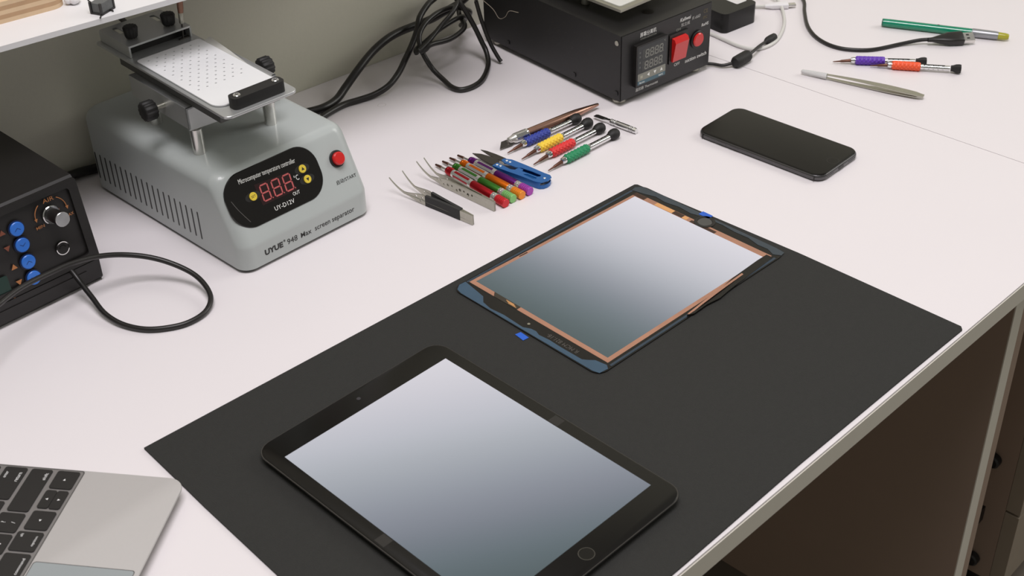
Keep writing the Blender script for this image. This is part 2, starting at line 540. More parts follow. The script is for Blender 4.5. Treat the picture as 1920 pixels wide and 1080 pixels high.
# ------------------------------------------------------------------ phone
ph = thing('smartphone', 'black smartphone lying face up on the bare white worktop', 'phone', 959.4, 597.3, 0, -1.565)
pb = lambda i: rrect(-69.1 + i, -33.5 + i, 69.1 - i, 33.5 - i, 11 - i * 0.7, 12)
m_phone = M('jet_grey_aluminium', (96, 95, 96), 0.3, 0.9, var=0.04)
MB().slab(pb, [(0.0, 3.2), (0.4, 1.7), (1.2, 0.7), (2.4, 0.12), (3.6, 0.0), (4.8, 0.12), (5.7, 0.6), (6.1, 1.0)]).build('case', m_phone, ph)
MB().slab(pb, [(6.0, 1.0), (6.5, 1.2), (6.85, 1.8), (7.0, 2.6)]).build('front_glass', m_gloss, ph)
plate([circ(60.2, 0, 5.6, 32), circ(60.2, 0, 5.25, 32)], 0.06).xform(T(0, 0, 7.0)).build('home_button', M('dim_ring', (38, 36, 35), 0.4), ph)
MB().prism(rrect(-63.4, -5.2, -62.4, 5.2, 0.5, 4), 6.9, 7.05).build('earpiece', m_blackmetal, ph)
for yy in [-13 - 2 * i for i in range(6)] + [13 + 2 * i for i in range(6)]:
    MB().cyl((68.6, yy, 3.6), (69.2, yy, 3.6), 0.6, n=10).build('speaker_hole', m_gloss, ph)
MB().prism(rrect(-4.3, -1.3, 4.3, 1.3, 1.25, 5), 0, 0.5, frame((68.75, 0, 3.6), (0, 1, 0), (0, 0, 1))).build('charge_port', m_gloss, ph)
for (x0, x1) in ((-44, -34), (-30, -20)):
    MB().box(x0, -33.75, 2.8, x1, -33.4, 4.4).bevel(0.15, 2).build('volume_button', m_phone, ph)
MB().box(-52, -33.7, 2.9, -47, -33.4, 4.3).build('mute_switch', m_phone, ph)
for x in (61.5, -61.5):
    MB().box(x, -33.62, 1.0, x + 0.9, -33.3, 5.4).build('antenna_line', m_black, ph)

# ------------------------------------------------------------------ screwdriver families
GR = 'knobbly grip precision screwdrivers'


def grip_driver(color, cname, a, b, label, cap='ball', group=GR):
    rz = along(a, b)
    L = math.hypot(b[0] - a[0], b[1] - a[1]) + 3.5
    zc = 5.0
    o = thing('precision_screwdriver', label, 'screwdriver', a[0], a[1], 0, rz, group)
    k = L / 90.0
    ax = T(0, 0, 4.6)
    MB().lathe([(0, 0.25), (1, 0.55), (7 * k, 0.9), (8 * k, 1.35), (16 * k, 1.75), (19 * k, 2.0)], T(0, 0, 2.2) @ Matrix.Rotation(-0.11, 4, 'Y'), 14).build('bit', m_bit, o)
    MB().lathe([(17 * k, 1.9), (17.6 * k, 2.9), (19.5 * k, 3.3), (21 * k, 3.3), (21.6 * k, 2.7), (23 * k, 2.9)], ax, 20).build('collar', m_chrome, o)
    x0, x1 = 21.8 * k, 50 * k

    def knurl(x, r, t):
        u = (x - x0) / (x1 - x0) * 7
        e = min(1, (x - x0) / 1.5, (x1 - x) / 1.5)
        e = max(0, e)
        a1 = abs(math.sin(PI * (u + t / (2 * PI) * 7)))
        a2 = abs(math.sin(PI * (u - t / (2 * PI) * 7)))
        return r - 0.9 * (1 - e) ** 2 + 0.75 * min(a1, a2) ** 0.8
    MB().lathe([(x0 + (x1 - x0) * i / 56, 3.9) for i in range(57)], ax, 56, fn=knurl).build('grip', M('grip_' + cname, color, 0.5, var=0.05, coat=0.15), o, ang=75)
    pr = [(50 * k, 2.7), (52 * k, 2.9)]
    for i in range(5):
        xa = (53 + i * 4.6) * k
        pr += [(xa, 2.9), (xa + 0.3, 2.45), (xa + 0.8 * k, 2.45), (xa + 1.1 * k, 2.9)]
    pr += [(79 * k, 2.9)]
    MB().lathe(pr, ax, 24).build('shaft', m_chrome, o)
    MB().box(53 * k, -0.7, 2.6, 74 * k, 0.7, 3.0, ax).build('shaft_slot', m_black, o)
    if cap == 'ball':
        prof = [(77.5 * k, 3.2), (79 * k, 3.4), (80.5 * k, 4.6), (83 * k, 5.3), (86 * k, 5.3), (88 * k, 4.6), (89.4 * k, 3.2), (90 * k, 1.2)]
        nn = 28
    else:
        prof = [(80 * k, 3.2), (82 * k, 3.4), (85 * k, 4.6), (88 * k, 4.9), (89.8 * k, 4.6), (90 * k, 3.4)]
        nn = 8
    r = max(p[1] for p in prof)
    MB().lathe(prof, T(0, 0, 5.1), nn).build('end_cap', m_rubber, o)
    return o


grip_driver((40, 58, 150), 'blue', (782.5, 776.5), (873.5, 769.5), 'precision screwdriver with knobbly blue grip lying beside the copper knife')
grip_driver((240, 206, 60), 'yellow', (782.5, 758.3), (874.0, 755.2), 'precision screwdriver with knobbly yellow grip and black ball cap')
grip_driver((222, 44, 46), 'red', (782.3, 743.2), (874.0, 739.5), 'precision screwdriver with knobbly red grip and black ball cap')
grip_driver((20, 134, 86), 'green', (783.0, 725.5), (874.0, 721.7), 'precision screwdriver with knobbly green grip and black ball cap')
g2 = 'grip screwdrivers at the far right'
grip_driver((98, 52, 176), 'purple', (1144.2, 654.8), (1198.3, 582.0), 'precision screwdriver with knobbly purple grip under the usb cable', 'flare', g2)
grip_driver((246, 92, 48), 'orange', (1160.8, 620.8), (1206.0, 547.2), 'precision screwdriver with knobbly orange grip nearest the seam', 'flare', g2)


def slim_driver(color, light, cname, a, b, label, bitk):
    rz = along(a, b)
    L = math.hypot(b[0] - a[0], b[1] - a[1])
    o = thing('slim_screwdriver', label, 'screwdriver', a[0], a[1], 0, rz, 'slim metal screwdrivers laid side by side')
    ax = T(0, 0, 4.15)
    mc = M('anodised_' + cname, color, 0.28, 0.75, var=0.05)
    ml = M('cap_' + cname, light, 0.35, 0.35, var=0.04)
    MB().lathe([(0, 0.5), (0.6, 1.0), (8, 1.35), (9, 1.2), (9.3, 0.95)], T(0, 0, 2.6) @ Matrix.Rotation(-0.08, 4, 'Y'), 12).build('bit', m_bit, o)
    MB().lathe([(9, 0.95), (20, 0.95)], T(0, 0, 2.6) @ Matrix.Rotation(-0.08, 4, 'Y'), 12).build('shank', m_steel, o)
    MB().lathe([(17.5, 2.2), (18.3, 3.7), (20.5, 4.1), (21.0, 3.7), (21.3, 4.1), (22.6, 4.1), (22.9, 3.7), (23.2, 4.1), (24.6, 4.1), (24.9, 3.7), (26.5, 3.8)], ax, 24).build('nose_ring', mc, o)
    MB().lathe([(26.5, 3.2), (53, 3.2)], ax, 24).build('inner_core', mc, o)
    # open silver cage: four rails and two rings
    MB().lathe([(26.3, 3.75), (29.5, 3.75)], ax, 24).build('cage_ring', m_silver, o)
    MB().lathe([(50, 3.75), (54.5, 3.9)], ax, 24).build('cage_ring', m_silver, o)
    for q in range(3):
        m = ax @ Matrix.Rotation(2 * PI * q / 3 + 0.9, 4, 'X')
        MB().box(29, -1.2, 2.9, 51, 1.2, 3.8, m).build('cage_rail', m_silver, o)
    e = L - 11
    MB().lathe([(54, 3.9), (55, 4.1), (e - 7, 4.1), (e - 6.5, 3.8)], ax, 28).build('handle', mc, o)
    MB().lathe([(e - 6.6, 3.9), (e - 4.6, 4.0), (e - 4.4, 3.5), (e - 3.4, 3.5), (e - 3.2, 4.0), (e - 1.0, 4.0)], ax, 28).build('silver_ring', m_silver, o)
    pr = [(e - 1, 3.6)]
    for i in range(4):
        xa = e + i * 2.1
        pr += [(xa, 4.1), (xa + 1.3, 4.1), (xa + 1.5, 3.6), (xa + 1.9, 3.6)]
    pr += [(e + 8.6, 4.1), (L - 0.4, 4.1), (L, 3.8)]
    MB().lathe(pr, ax, 28).build('end_cap', ml, o)
    return o


slim_driver((168, 24, 34), (206, 44, 52), 'red', (723.0, 811.5), (714.0, 712.2), 'slim red metal screwdriver, nearest the tweezers of the four', 1)
slim_driver((62, 122, 44), (136, 196, 120), 'green', (731.3, 811.0), (724.0, 712.8), 'slim green metal screwdriver between the red and orange ones', 1)
slim_driver((214, 106, 16), (238, 146, 44), 'orange', (740.2, 810.5), (733.6, 711.0), 'slim orange metal screwdriver between the green and purple ones', 1)
slim_driver((98, 30, 112), (170, 72, 176), 'purple', (748.5, 808.5), (743.0, 710.2), 'slim purple metal screwdriver beside the blue thread snips', 1)


# ------------------------------------------------------------------ tweezers standing on their edges
def strip(path, h, t, z0, name, mat, parent, holes=()):
    """upright strip following path [(x,y,width,z centre)]"""
    rings = []
    P = path
    for i, (x, y, hh, zc) in enumerate(P):
        rings.append([(x, y - t / 2, zc - hh / 2), (x, y + t / 2, zc - hh / 2), (x, y + t / 2, zc + hh / 2), (x, y - t / 2, zc + hh / 2)])
    o = MB().loft(rings).bevel(0.12, 1, 60).build(name, mat, parent)
    return o


def curved_tweezers(label, rear, mid, tips, sleeve, holes_near, holes_far):
    # local x runs from the tips (0) to the joined rear end (L)
    tipm = ((tips[0][0] + tips[1][0]) / 2, (tips[0][1] + tips[1][1]) / 2)
    rz = along(tipm, rear)
    L = math.hypot(rear[0] - tipm[0], rear[1] - tipm[1])
    o = thing('curved_tweezers', label, 'tweezers', tipm[0], tipm[1], 0, rz, 'curved tip tweezers beside the slim screwdrivers')
    sep = math.hypot(tips[0][0] - tips[1][0], tips[0][1] - tips[1][1])
    for s in (-1, 1):
        # side spread, narrow at the rear, and upward curl at the tip
        def yy(x):
            u = x / L
            return s * (0.55 + (sep / 2 - 0.5) * (1 - u) ** 1.0 * (0.72 + 0.28 * math.cos(u * PI)) if u < 1 else 0.5)
        outl_top, outl_bot = [], []
        path = []
        for i in range(41):
            x = L * i / 40
            u = x / L
            if u < 0.16:
                w = 0.7 + 1.2 * (u / 0.16)
            elif u < 0.42:
                t = (u - 0.16) / 0.26
                w = 1.9 + 8.0 * t * t * (3 - 2 * t)
            else:
                w = 9.9 - 0.6 * (u - 0.42)
            zc = 5.1 + 9.5 * max(0, (0.19 - u) / 0.19) ** 1.6 + 1.6 * math.exp(-((u - 0.3) / 0.12) ** 2) * 0
            if 0.16 <= u < 0.42:
                zc = 5.1
            path.append((x, yy(x), w, zc))
        arm_holes = holes_near if s == SIDE else holes_far
        # the flat blade portion is a sheet with real holes, bent by remapping
        up = [(x, zc + w / 2) for (x, y, w, zc) in path]
        dn = [(x, zc - w / 2) for (x, y, w, zc) in path]
        outl = dn + [(L - 0.0, dn[-1][1] + 3)] + [(L - 0.0, up[-1][1] - 3)] + up[::-1]
        mb = plate([outl] + [circ(hx, hz, hr, 14) for hx, hz, hr in arm_holes], 0.9)
        # subdivide lengthwise for the bend
        xs = [L * i / 40 for i in range(1, 40)]
        for v in mb.b.verts:
            x, z, y = v.co.x, v.co.y, v.co.z
            v.co = Vector((x, yy(x) + y, z))
        mb.build('arm', m_steel, o)
        if sleeve:
            a, b = sleeve
            rings = []
            for i in range(9):
                x = a + (b - a) * i / 8
                r = 0.1 if i in (0, 8) else 0.0
                y = yy(x)
                rings.append([(x, y - 1.3 + r, 0.2 + r), (x, y + 1.3 - r, 0.2 + r), (x, y + 1.3 - r, 10.6 - r), (x, y - 1.3 + r, 10.6 - r)])
            MB().loft(rings).bevel(0.3, 2, 40).build('grip_sleeve', M('black_grip_sleeve', (44, 44, 43), 0.7, bump=0.4), o)
    MB().box(L - 16, -0.9, 0.4, L, 0.9, 9.8).bevel(0.2, 1).build('rear_joint', m_steel, o)
    return o


SIDE = -1
curved_tweezers('curved steel tweezers with a black grip sleeve, nearest the camera', (674.4, 713.5), None, ((665.5, 808.0), (681.0, 811.5)),
                (42, 82), [(31, 6.6, 1.3), (36, 3.4, 0.95), (38, 6.6, 1.0)], [(31, 6.4, 1.2), (37, 4, 0.9)])
curved_tweezers('bare curved steel tweezers with round holes beside the red slim screwdriver', (702.9, 715.2), None, ((701.3, 812.0), (710.2, 813.0)),
                None, [(27, 6.4, 1.0), (31, 6.8, 0.9), (35, 4.4, 0.9), (40, 5.2, 1.4), (45, 6.0, 1.0), (51, 4.0, 1.2), (55, 5.6, 1.5), (60, 6, 1.0), (65, 4.6, 1.5), (70, 5.6, 1.1)], [(33, 6.4, 1.2), (37, 5.4, 0.9)])

tw = thing('straight_tweezers', 'straight steel tweezers with clear tip cover near the worktop seam', 'tweezers', 1102.8, 664.6, 0, along((1102.8, 664.6), (1131.9, 543.2)))
for s in (-1, 1):
    rings = []
    for i in range(31):
        u = i / 30
        x = 125 * u
        gap = 0.9 + 1.5 * math.sin(PI * min(1, u * 1.05)) ** 1.2 if u < 0.94 else 0.45
        w = 1.0 + 7.6 * min(1, (u / 0.72)) ** 1.3 if u < 0.9 else 8.4 - 4 * ((u - 0.9) / 0.1) ** 2
        zc = 3.6 + s * gap
        rings.append([(x, -w / 2, zc - 0.45), (x, w / 2, zc - 0.45), (x, w / 2, zc + 0.45), (x, -w / 2, zc + 0.45)])
    MB().loft(rings).build('arm', m_steel, tw)
MB().lathe([(-1, 1.2), (0, 2.2), (6, 2.5), (24, 3.1), (26, 3.1)], T(0, 0, 3.5), 18).build('tip_cover', M('clear_plastic_cap', (240, 240, 240), 0.25, trans=0.35, var=0.0), tw)

# ------------------------------------------------------------------ thread snips
sn = thing('thread_snips', 'blue handled thread snips with two dark pointed blades', 'snips', 764.2, 706.0, 0, along((764.2, 706.0), (759.3, 794)))
m_blue = M('blue_lacquered_metal', (26, 98, 168), 0.35, 0.3, var=0.05, coat=0.3)
# local x from tail (0) to blade tips (89); +y = towards the slim screwdrivers
near = [(59.3, 10.5), (43, 10.2), (27, 9.2), (9.6, 8.9), (4.5, 7), (1.5, 0), (3, -6), (6.5, -8.4), (12, -8.2), (13.5, -5), (12, -1), (14, 1.0), (31, 1.8), (32, -1), (37.6, -1.2), (38, 3.9), (42, 5.6), (55, 3.8), (59.3, 3.6)]
win = [(27, 5.4), (24, 2.9), (13, 2.8), (12.3, 4.7), (15.4, 6.2)]
far = [(60.3, -3.3), (60.3, -7), (53, -10.1), (37, -10.1), (14, -9.2), (8, -8.4), (12, -4.5), (25, -4.5), (36, -3.6), (40.8, -1.3), (54.6, -1.1)]
plate([near, win], 0.9).xform(T(0, 0, 8.6)).build('handle_plate', m_blue, sn)
plate([far], 0.9).xform(T(0, 0, 7.6)).build('handle_plate', m_blue, sn)
plate([[(56, 9.0), (8, 7.6), (6, 6.8), (6, 6.4), (28, 7.6), (56, 7.6)]], 0.8).xform(T(0, 0, 0.6)).build('lower_lip', m_blue, sn)
plate([[(8, -8.0), (38, -9.2), (40, -4), (32, -0.5), (14, -0.5), (8, -3)]], 0.8).xform(T(0, 0, 3.0)).build('inner_leaf', m_blue, sn)
MB().loft([[(x, y - 0.8, 0.6), (x, y - 0.2, 0.6), (x, y + 0.0, 8.8), (x, y - 0.6, 8.8)] for x, y in [(59, 10.3), (43, 10.1), (27, 9.2), (9.6, 8.8), (5.5, 7.8)]]).build('side_flange', m_blue, sn)
MB().loft([[(x, y - 0.3, 1.0), (x, y + 0.3, 1.0), (x, y + 0.3, 7.6), (x, y - 0.3, 7.6)] for x, y in [(8, -8.4), (14, -9.0), (37, -9.9), (53, -9.9), (60, -6.9)]]).build('side_flange', m_blue, sn)
tail = [(9.6, 8.6), (6, 7.8), (3.0, 5.2), (1.8, 1), (2.2, -3), (4, -6.6), (8, -8.2)]
MB().loft([[(x, y, 0.4), (x * 0.9 + 0.8, y * 0.9, 0.4), (x * 0.9 + 0.8, y * 0.9, 4.8), (x, y, 4.8)] for x, y in tail]).build('spring_bow', m_blue, sn)
MB().box(5, -3, 4.8, 9, 4, 8).build('pivot_block', m_silver, sn)
b1 = [(89.5, -7.5), (83.3, -9.2), (72, -9.8), (60.4, -9.4), (54, -7), (56, -3.4), (66.4, -3.2), (78, -4.6)]
sn.scale = (1, 1, 0.8)
b2 = [(90.2, 3.3), (83, -0.6), (76, -1.6), (67.9, -2.8), (61, -1.5), (57, 5), (57, 8.4), (66, 8.2), (72.3, 7.5), (81, 5.8)]
MB().prism(b1, 6.2, 7.1).bevel(0.3, 1).build('blade', m_blade, sn)
MB().prism(b2, 7.1, 8.1).bevel(0.3, 1).build('blade', m_blade, sn)
for (x, y, z) in ((56.6, 6.9, 9.05), (52.7, 6.6, 9.05), (55.4, -5.3, 8.05), (51.4, -5.2, 8.05), (6.8, -0.8, 9.05)):
    MB().cyl((x, y, z), (x, y, z + 0.5), 1.2, n=18, ch=0.2).build('rivet', M('white_rivet', (225, 228, 228), 0.3, 0.4), sn)

# ------------------------------------------------------------------ craft knife, pry tool
kn = thing('craft_knife', 'copper coloured craft knife with knurled silver collar above the blue screwdriver', 'knife', 783.9, 790.3, 0, along((783.9, 790.3), (908.7, 773.4)))
ax = T(0, 0, 5)
plate([[(0, -3.6), (14, -4.6), (20, -2.6), (20, 2.6), (6, 2.8)]], 0.6).xform(T(0, 0, 4) @ Matrix.Rotation(0.5, 4, 'X')).build('blade', m_blade, kn)
MB().lathe([(12, 1.6), (13, 3.0), (17, 3.6), (20, 4.6), (21, 4.9)], ax, 20).build('chuck', m_silver, kn)
pr = [(20, 4.0)]
for i in range(9):
    pr += [(20.6 + i * 1.5, 5.0), (21.3 + i * 1.5, 5.0), (21.6 + i * 1.5, 4.6)]
pr += [(35, 5.0), (36, 4.4)]
MB().lathe(pr, ax, 28, fn=lambda x, r, t: r + 0.18 * math.sin(14 * t)).build('collar', m_chrome, kn)
MB().lathe([(35, 4.1), (36, 4.3), (88, 4.3), (98, 4.0)], ax, 28).build('handle', m_copper, kn)
MB().lathe([(98, 3.9), (100, 3.8), (125, 1.6), (126, 1.2)], T(0, 0, 5) @ T(0), 28).build('tapered_end', m_copper, kn)

pt = thing('pry_tool', 'short chrome pry tool with flat dark tip, by the black unit', 'pry tool', 891.6, 762.8, 0, along((891.6, 762.8), (893.2, 711.5)))
ax = T(0, 0, 3)
MB().loft([[(x, -w, 3 - h), (x, w, 3 - h), (x, w, 3 + h), (x, -w, 3 + h)] for x, w, h in ((0, 2.2, 0.3), (2, 3.0, 0.5), (12, 2.9, 0.7), (15, 1.8, 1.2), (20, 1.7, 1.6))]).bevel(0.2, 1, 60).build('flat_tip', m_chrome, pt)
MB().box(1.5, -2.2, 3.62, 12, 2.2, 3.78).build('tip_face', m_blade, pt)
pr = [(19, 1.6), (20, 2.8)]
for i in range(3):
    pr += [(20.6 + i * 1.8, 3), (21.6 + i * 1.8, 3), (21.8 + i * 1.8, 2.4), (22.3 + i * 1.8, 2.4)]
pr += [(26.5, 3), (41, 3)]
for i in range(3):
    pr += [(42 + i * 1.8, 3), (43 + i * 1.8, 3), (43.2 + i * 1.8, 2.4), (43.7 + i * 1.8, 2.4)]
pr += [(48, 3), (51, 2.6), (51.4, 1)]
MB().lathe(pr, ax, 24).build('handle', m_chrome, pt)

# ------------------------------------------------------------------ pen, usb cable
pe = thing('marker_pen', 'translucent green pen with silver barrel end and yellow tip', 'pen', 1258.6, 665.5, 0, along((1258.6, 665.5), (1310.7, 543.8)))
ax = T(0, 0, 4.8)
m_pen = M('green_translucent', (14, 150, 114), 0.15, trans=0.3, var=0.1, coat=0.6)
MB().lathe([(0, 3.6), (0.6, 4.2), (10, 4.4), (94, 4.4)], ax, 28).build('barrel', m_pen, pe)
MB().lathe([(-0.3, 2.8), (-0.1, 4.0), (1.2, 4.25), (1.4, 3)], ax, 24).build('end_plug', M('dark_green_plug', (16, 70, 58), 0.3), pe)
MB().box(58, -0.8, 4.3, 60, 0.8, 4.6, ax).build('mark', m_black, pe)
MB().lathe([(94, 4.5), (95, 4.8), (118, 4.4), (121, 4.1)], ax, 28).build('silver_sleeve', M('silver_paint', (160, 162, 166), 0.35, 0.6), pe)
MB().lathe([(121, 3.9), (128, 3.6), (131, 3.1), (132, 2.2)], ax, 24).build('tip', M('yellow_green_plastic', (190, 186, 60), 0.25, trans=0.3), pe)

uc = thing('usb_cable', 'black usb cable with metal plug resting against the green pen', 'cable', 0, 0, 0)
MB().tube([(1290, 800, 2.2), (1259.6, 767.0, 2.2), (1234.9, 749.5, 2.2), (1205.2, 726.1, 2.2), (1187.0, 704.9, 2.2), (1178.0, 684.1, 2.2), (1178.0, 665.4, 2.2), (1187, 648.5, 2.2), (1200.0, 636.9, 2.2), (1226, 624.3, 2.5), (1242.0, 611.5, 5), (1250, 602, 6.2)], 2.0).build('cord', m_cable, uc)
up = Matrix.Translation((1246, 603.5, 6.4)) @ Matrix.Rotation(along((1248.4, 601.6), (1277, 575)), 4, 'Z') @ Matrix.Rotation(0.35, 4, 'X')
def soft(w, h, x, r=0.35):
    return [(x, y * w, z * h) for y, z in rrect(-1, -1, 1, 1, r, 3)]
MB().loft([soft(2.3, 2.2, 0, .9), soft(2.6, 2.4, 5, .8), soft(5.2, 3.6, 15, .6), soft(7.2, 4.4, 22, .5), soft(7.4, 4.5, 36, .4), soft(6.8, 4.0, 37.5, .4)], up).build('plug_grip', m_cable, uc)
pg = MB().loft([soft(6, 2.3, 37, .1), soft(6, 2.3, 49, .1)], up).build('metal_plug', m_silver, uc)
for y in (-2.4, 2.4):
    MB().box(41, y - 0.9, 2.28, 44, y + 0.9, 2.42, up).build('square_hole', m_black, pg)

# ------------------------------------------------------------------ adapter, dc cable, white cable
ad = thing('power_adapter', 'black power adapter brick behind the black heating unit', 'adapter', 1131.5, 783.3, 0, along((1131.5, 783.3), (1181.9, 776.5)))
MB().prism(rrect(-1, 0, 51, 88, 7, 6), 0.3, 22.5).bevel(1.6, 3, 50).build('case', M('gloss_black_plastic', (12, 12, 12), 0.3, spec=0.35, var=0.05), ad)
plate([rrect(30, 12, 46, 50, 2, 3)], 0.15).xform(T(0, 0, 22.6)).build('sticker', M('white_sticker', (216, 214, 214), 0.5), ad)
MB().cyl((50, 22, 14), (60, 22, 14), 4.2, 3, ch=0.5).build('strain_relief', m_rubber, ad)
MB().cyl((50, 22, 14), (50, 22, 14.1), 1).xform(T(0, 0, 0)).build('socket', m_rubber, ad)
fc = thing('ferrite_cable', 'black dc power lead with ferrite bead and barrel plug', 'cable', 0, 0, 0)
MB().tube([(1010, 800, 3), (1040, 768, 3), (1056.6, 748.3, 3), (1062.0, 735.2, 3.2), (1070.5, 728.0, 5)], 1.7).build('cord', m_cable, fc)
b = thing_m = frame((1068.4, 725.2, 6.5), (1, 0.0, 0), (0, 1, 0))
MB().lathe([(0, 3), (1, 5), (3.5, 6.2), (22, 6.2), (25, 5.2), (26.5, 3)], b, 28, fn=lambda x, r, t: r - (0.25 if (x > 10 and int(x * 1.0) % 3 == 0) else 0)).build('ferrite_bead', m_rubber, fc)
MB().lathe([(8 + i * 0.8, 6.35 if i % 3 else 5.9) for i in range(18)], b, 28).build('bead_ribs', m_rubber, fc)
MB().tube([(1093, 725.2, 6.5), (1102, 726.0, 7), (1120, 729.6, 6.5), (1136, 732.4, 5.2)], 1.7).build('cord', m_cable, fc)
pf = frame((1134, 732.2, 5), (1, 0.05, 0), (0, 1, 0))
MB().lathe([(0, 1.9), (2, 3.2), (6, 4.3), (13, 4.4), (18, 4.0), (19, 3.2)], pf, 10).build('barrel_plug', m_rubber, fc)

wc = thing('white_cable', 'white cable curling on the worktop behind the ferrite lead', 'cable', 0, 0, 0)
m_wcab = M('white_cable_sheath', (208, 207, 202), 0.45, var=0.02)
MB().tube([(1118, 812, 2), (1119.3, 792.7, 2.0), (1116.4, 773.2, 2.0), (1113.4, 752.0, 2.0), (1116.5, 737.0, 2.0), (1129.1, 728.5, 1.9), (1153.5, 730.0, 1.9), (1186.0, 744.0, 2.0), (1212, 761.5, 2.0), (1230, 779, 4), (1240, 797, 8), (1246, 830, 10)], 1.9).build('cord', m_wcab, wc)
wp = thing('white_usb_connector', 'small white usb connector at the top edge beside the white cable', 'connector', 1216, 790, 0, along((1216, 790), (1246, 763)))
MB().loft([soft(2, 2, 0, .9), soft(4.6, 3, 8, .6), soft(5.4, 3.2, 26, .5)], T(0, 0, 3.3)).build('plug_grip', M('white_plug', (228, 226, 228), 0.4), wp)
MB().loft([soft(3.4, 1.4, 26, .3), soft(3.4, 1.4, 35, .3)], T(0, 0, 3.3)).build('metal_plug', m_silver, wp)
MB().tube([(1, 0, 3.3), (-14, 4, 2.5), (-30, 16, 2), (-44, 46, 2)], 1.6).build('cord', m_wcab, wp)

# ------------------------------------------------------------------ thick black cables between the two heaters
def cable(pts, r, label, name='power_cable', mat=None):
    o = MB().tube([(x, y, max(z, r + 0.05)) for x, y, z in pts], r).build(name, mat or m_cable)
    tag(o, label, 'cable', 'black cables in front of the wall')
    return o


cable([(626, 1028, 30), (650, 1018, 14), (680, 996, 4), (704.2, 984.3, 4.0), (725.4, 977.1, 4.0), (745.8, 980.0, 4.5), (764.1, 985.0, 11.0), (783.8, 988.0, 21.2), (807.5, 993.0, 30), (829.4, 995.0, 36), (850.4, 996.5, 37.6), (874.9, 997.0, 36.8), (896.3, 996.0, 37), (913.0, 996, 38.6), (940, 997, 41), (960, 1000, 45)], 4.2,
      'thick black cable arching from the grey separator up along the wall')
cable([(640, 948, 3.2), (680, 950, 3.2), (706.4, 961.6, 3.2), (726.3, 966.3, 3.2), (746.5, 968.0, 3.2), (762.9, 964.3, 3.2), (779.0, 960, 4.2), (794.9, 956.0, 9.0), (813.1, 960.0, 15.2), (828.5, 965.0, 24.0), (845.8, 972.0, 33.1), (859.0, 978.0, 42.6), (868.7, 984.0, 50.9), (885.1, 990.0, 57.0), (897.6, 994.0, 58.5), (930, 1000, 62)], 3.2,
      'lower black cable running on the worktop then rising to the coil')
cable([(950, 996, 22), (943, 986, 30), (935.4, 979.5, 38.1), (912.5, 976.0, 50.6), (886.5, 972.0, 54.9), (863.6, 968.0, 52.3), (848.5, 963.0, 45.1), (841.5, 955.0, 35.5), (841.5, 948, 25), (844.5, 941.5, 14.0), (845.5, 928, 6.5), (843.4, 913.3, 3.5), (846.4, 902.2, 3.0), (860.7, 898.7, 3.0), (878.7, 903.5, 3.5), (903, 920.0, 4.5), (913.0, 932, 11.8), (914.0, 940, 22), (913, 950, 38), (909, 960, 56), (903, 972, 72)], 2.7,
      'black cable hanging in a round loop left of the heating unit')
cable([(919.5, 990, 66), (919.0, 953.7, 68.0), (919.0, 950, 60.5), (919.0, 943, 41.4), (919.0, 932, 20.5), (919.5, 921, 6.5), (920, 917.5, 3.0)], 2.2,
      'thin black cable leaning on the side of the heating unit')
cable([(838.5, 958, 29), (840.0, 961.0, 30.5), (843.5, 962.0, 31.9), (848.1, 960.0, 34.5), (861.9, 960.0, 38.9), (875.8, 960.0, 43.4), (903.8, 962.0, 45.3), (924.9, 974.0, 35.3), (936, 990, 20.7), (944, 1002, 12)], 2.6,
      'inner black cable of the coil behind the heating unit')
cable([(836.5, 950, 33.5), (838.5, 948.5, 34.2), (843, 948.0, 35.5), (850.4, 948.0, 37.8), (877.2, 948.0, 34.5), (902.1, 952.0, 38.1), (915.0, 972.0, 40.8), (936, 996, 36)], 2.6,
      'black cable in the middle of the coil, drooping in a low arc')
cable([(831.5, 949, 37.2), (833.5, 949, 36.6), (836.8, 949.0, 37.2), (851.5, 951.0, 41.6), (871.5, 955.0, 48.9), (889.3, 955.0, 58.7), (906.4, 964.0, 64.9), (930, 992, 68.2)], 2.4,
      'straight black cable crossing diagonally over the coil')
thr = MB().tube([(922.6, 950, 66), (922.6, 930, 58), (922.6, 921, 50), (922.6, 912, 54), (922.6, 906, 62), (922.6, 893, 64)], 0.3, n=6).build('loose_thread', M('pale_thread', (150, 140, 125), 0.8))
tag(thr, 'thin pale thread clinging to the side of the black heating unit', 'thread')
pc = cable([(300, 1062, 5), (440, wall_y(440) - 6, 5), (488, wall_y(488) - 7, 6.3), (514, wall_y(514) - 8, 4.6), (560, wall_y(560) - 8, 4.4)], 4.3, 'flat black power cord at the foot of the wall behind the control station')
hc = cable([(552, 994, 135), (546.1, 1003, 148.6), (538.8, 1010, 161.1), (531, 1014, 178), (524, 1022, 193)], 2.4, 'short dark cord rising from the clamp to under the shelf', 'hanging_cord', M('grey_cord', (82, 80, 74), 0.5))

hose = MB().tube([(230, 800, 46), (300.8, 843.5, 45.0), (315.0, 850.3, 45.0), (337.0, 857.5, 45.0), (367.3, 863.1, 42.0), (386.6, 864.1, 40.0), (405.1, 863.8, 36.0), (423.6, 860.4, 30.0), (440.2, 850.3, 24.0), (452.2, 835.9, 18.0), (459.6, 818.1, 12.0), (458.6, 800.0, 8.0), (452.4, 786.2, 5.0), (439.8, 778.0, 3.0), (423.0, 777.4, 2.6), (407.8, 784.7, 2.6), (395.8, 796.5, 2.6), (388.0, 814.7, 3.0), (385.7, 835.0, 5.0), (388.4, 855.6, 9.0), (389.5, 869.9, 14.0), (389.5, 880.0, 20.0), (389.5, 882.8, 21.5)], 2.2, n=14).build('handpiece_cable', m_cable)
tag(hose, 'smooth black cable looping on the worktop from the control station', 'cable')

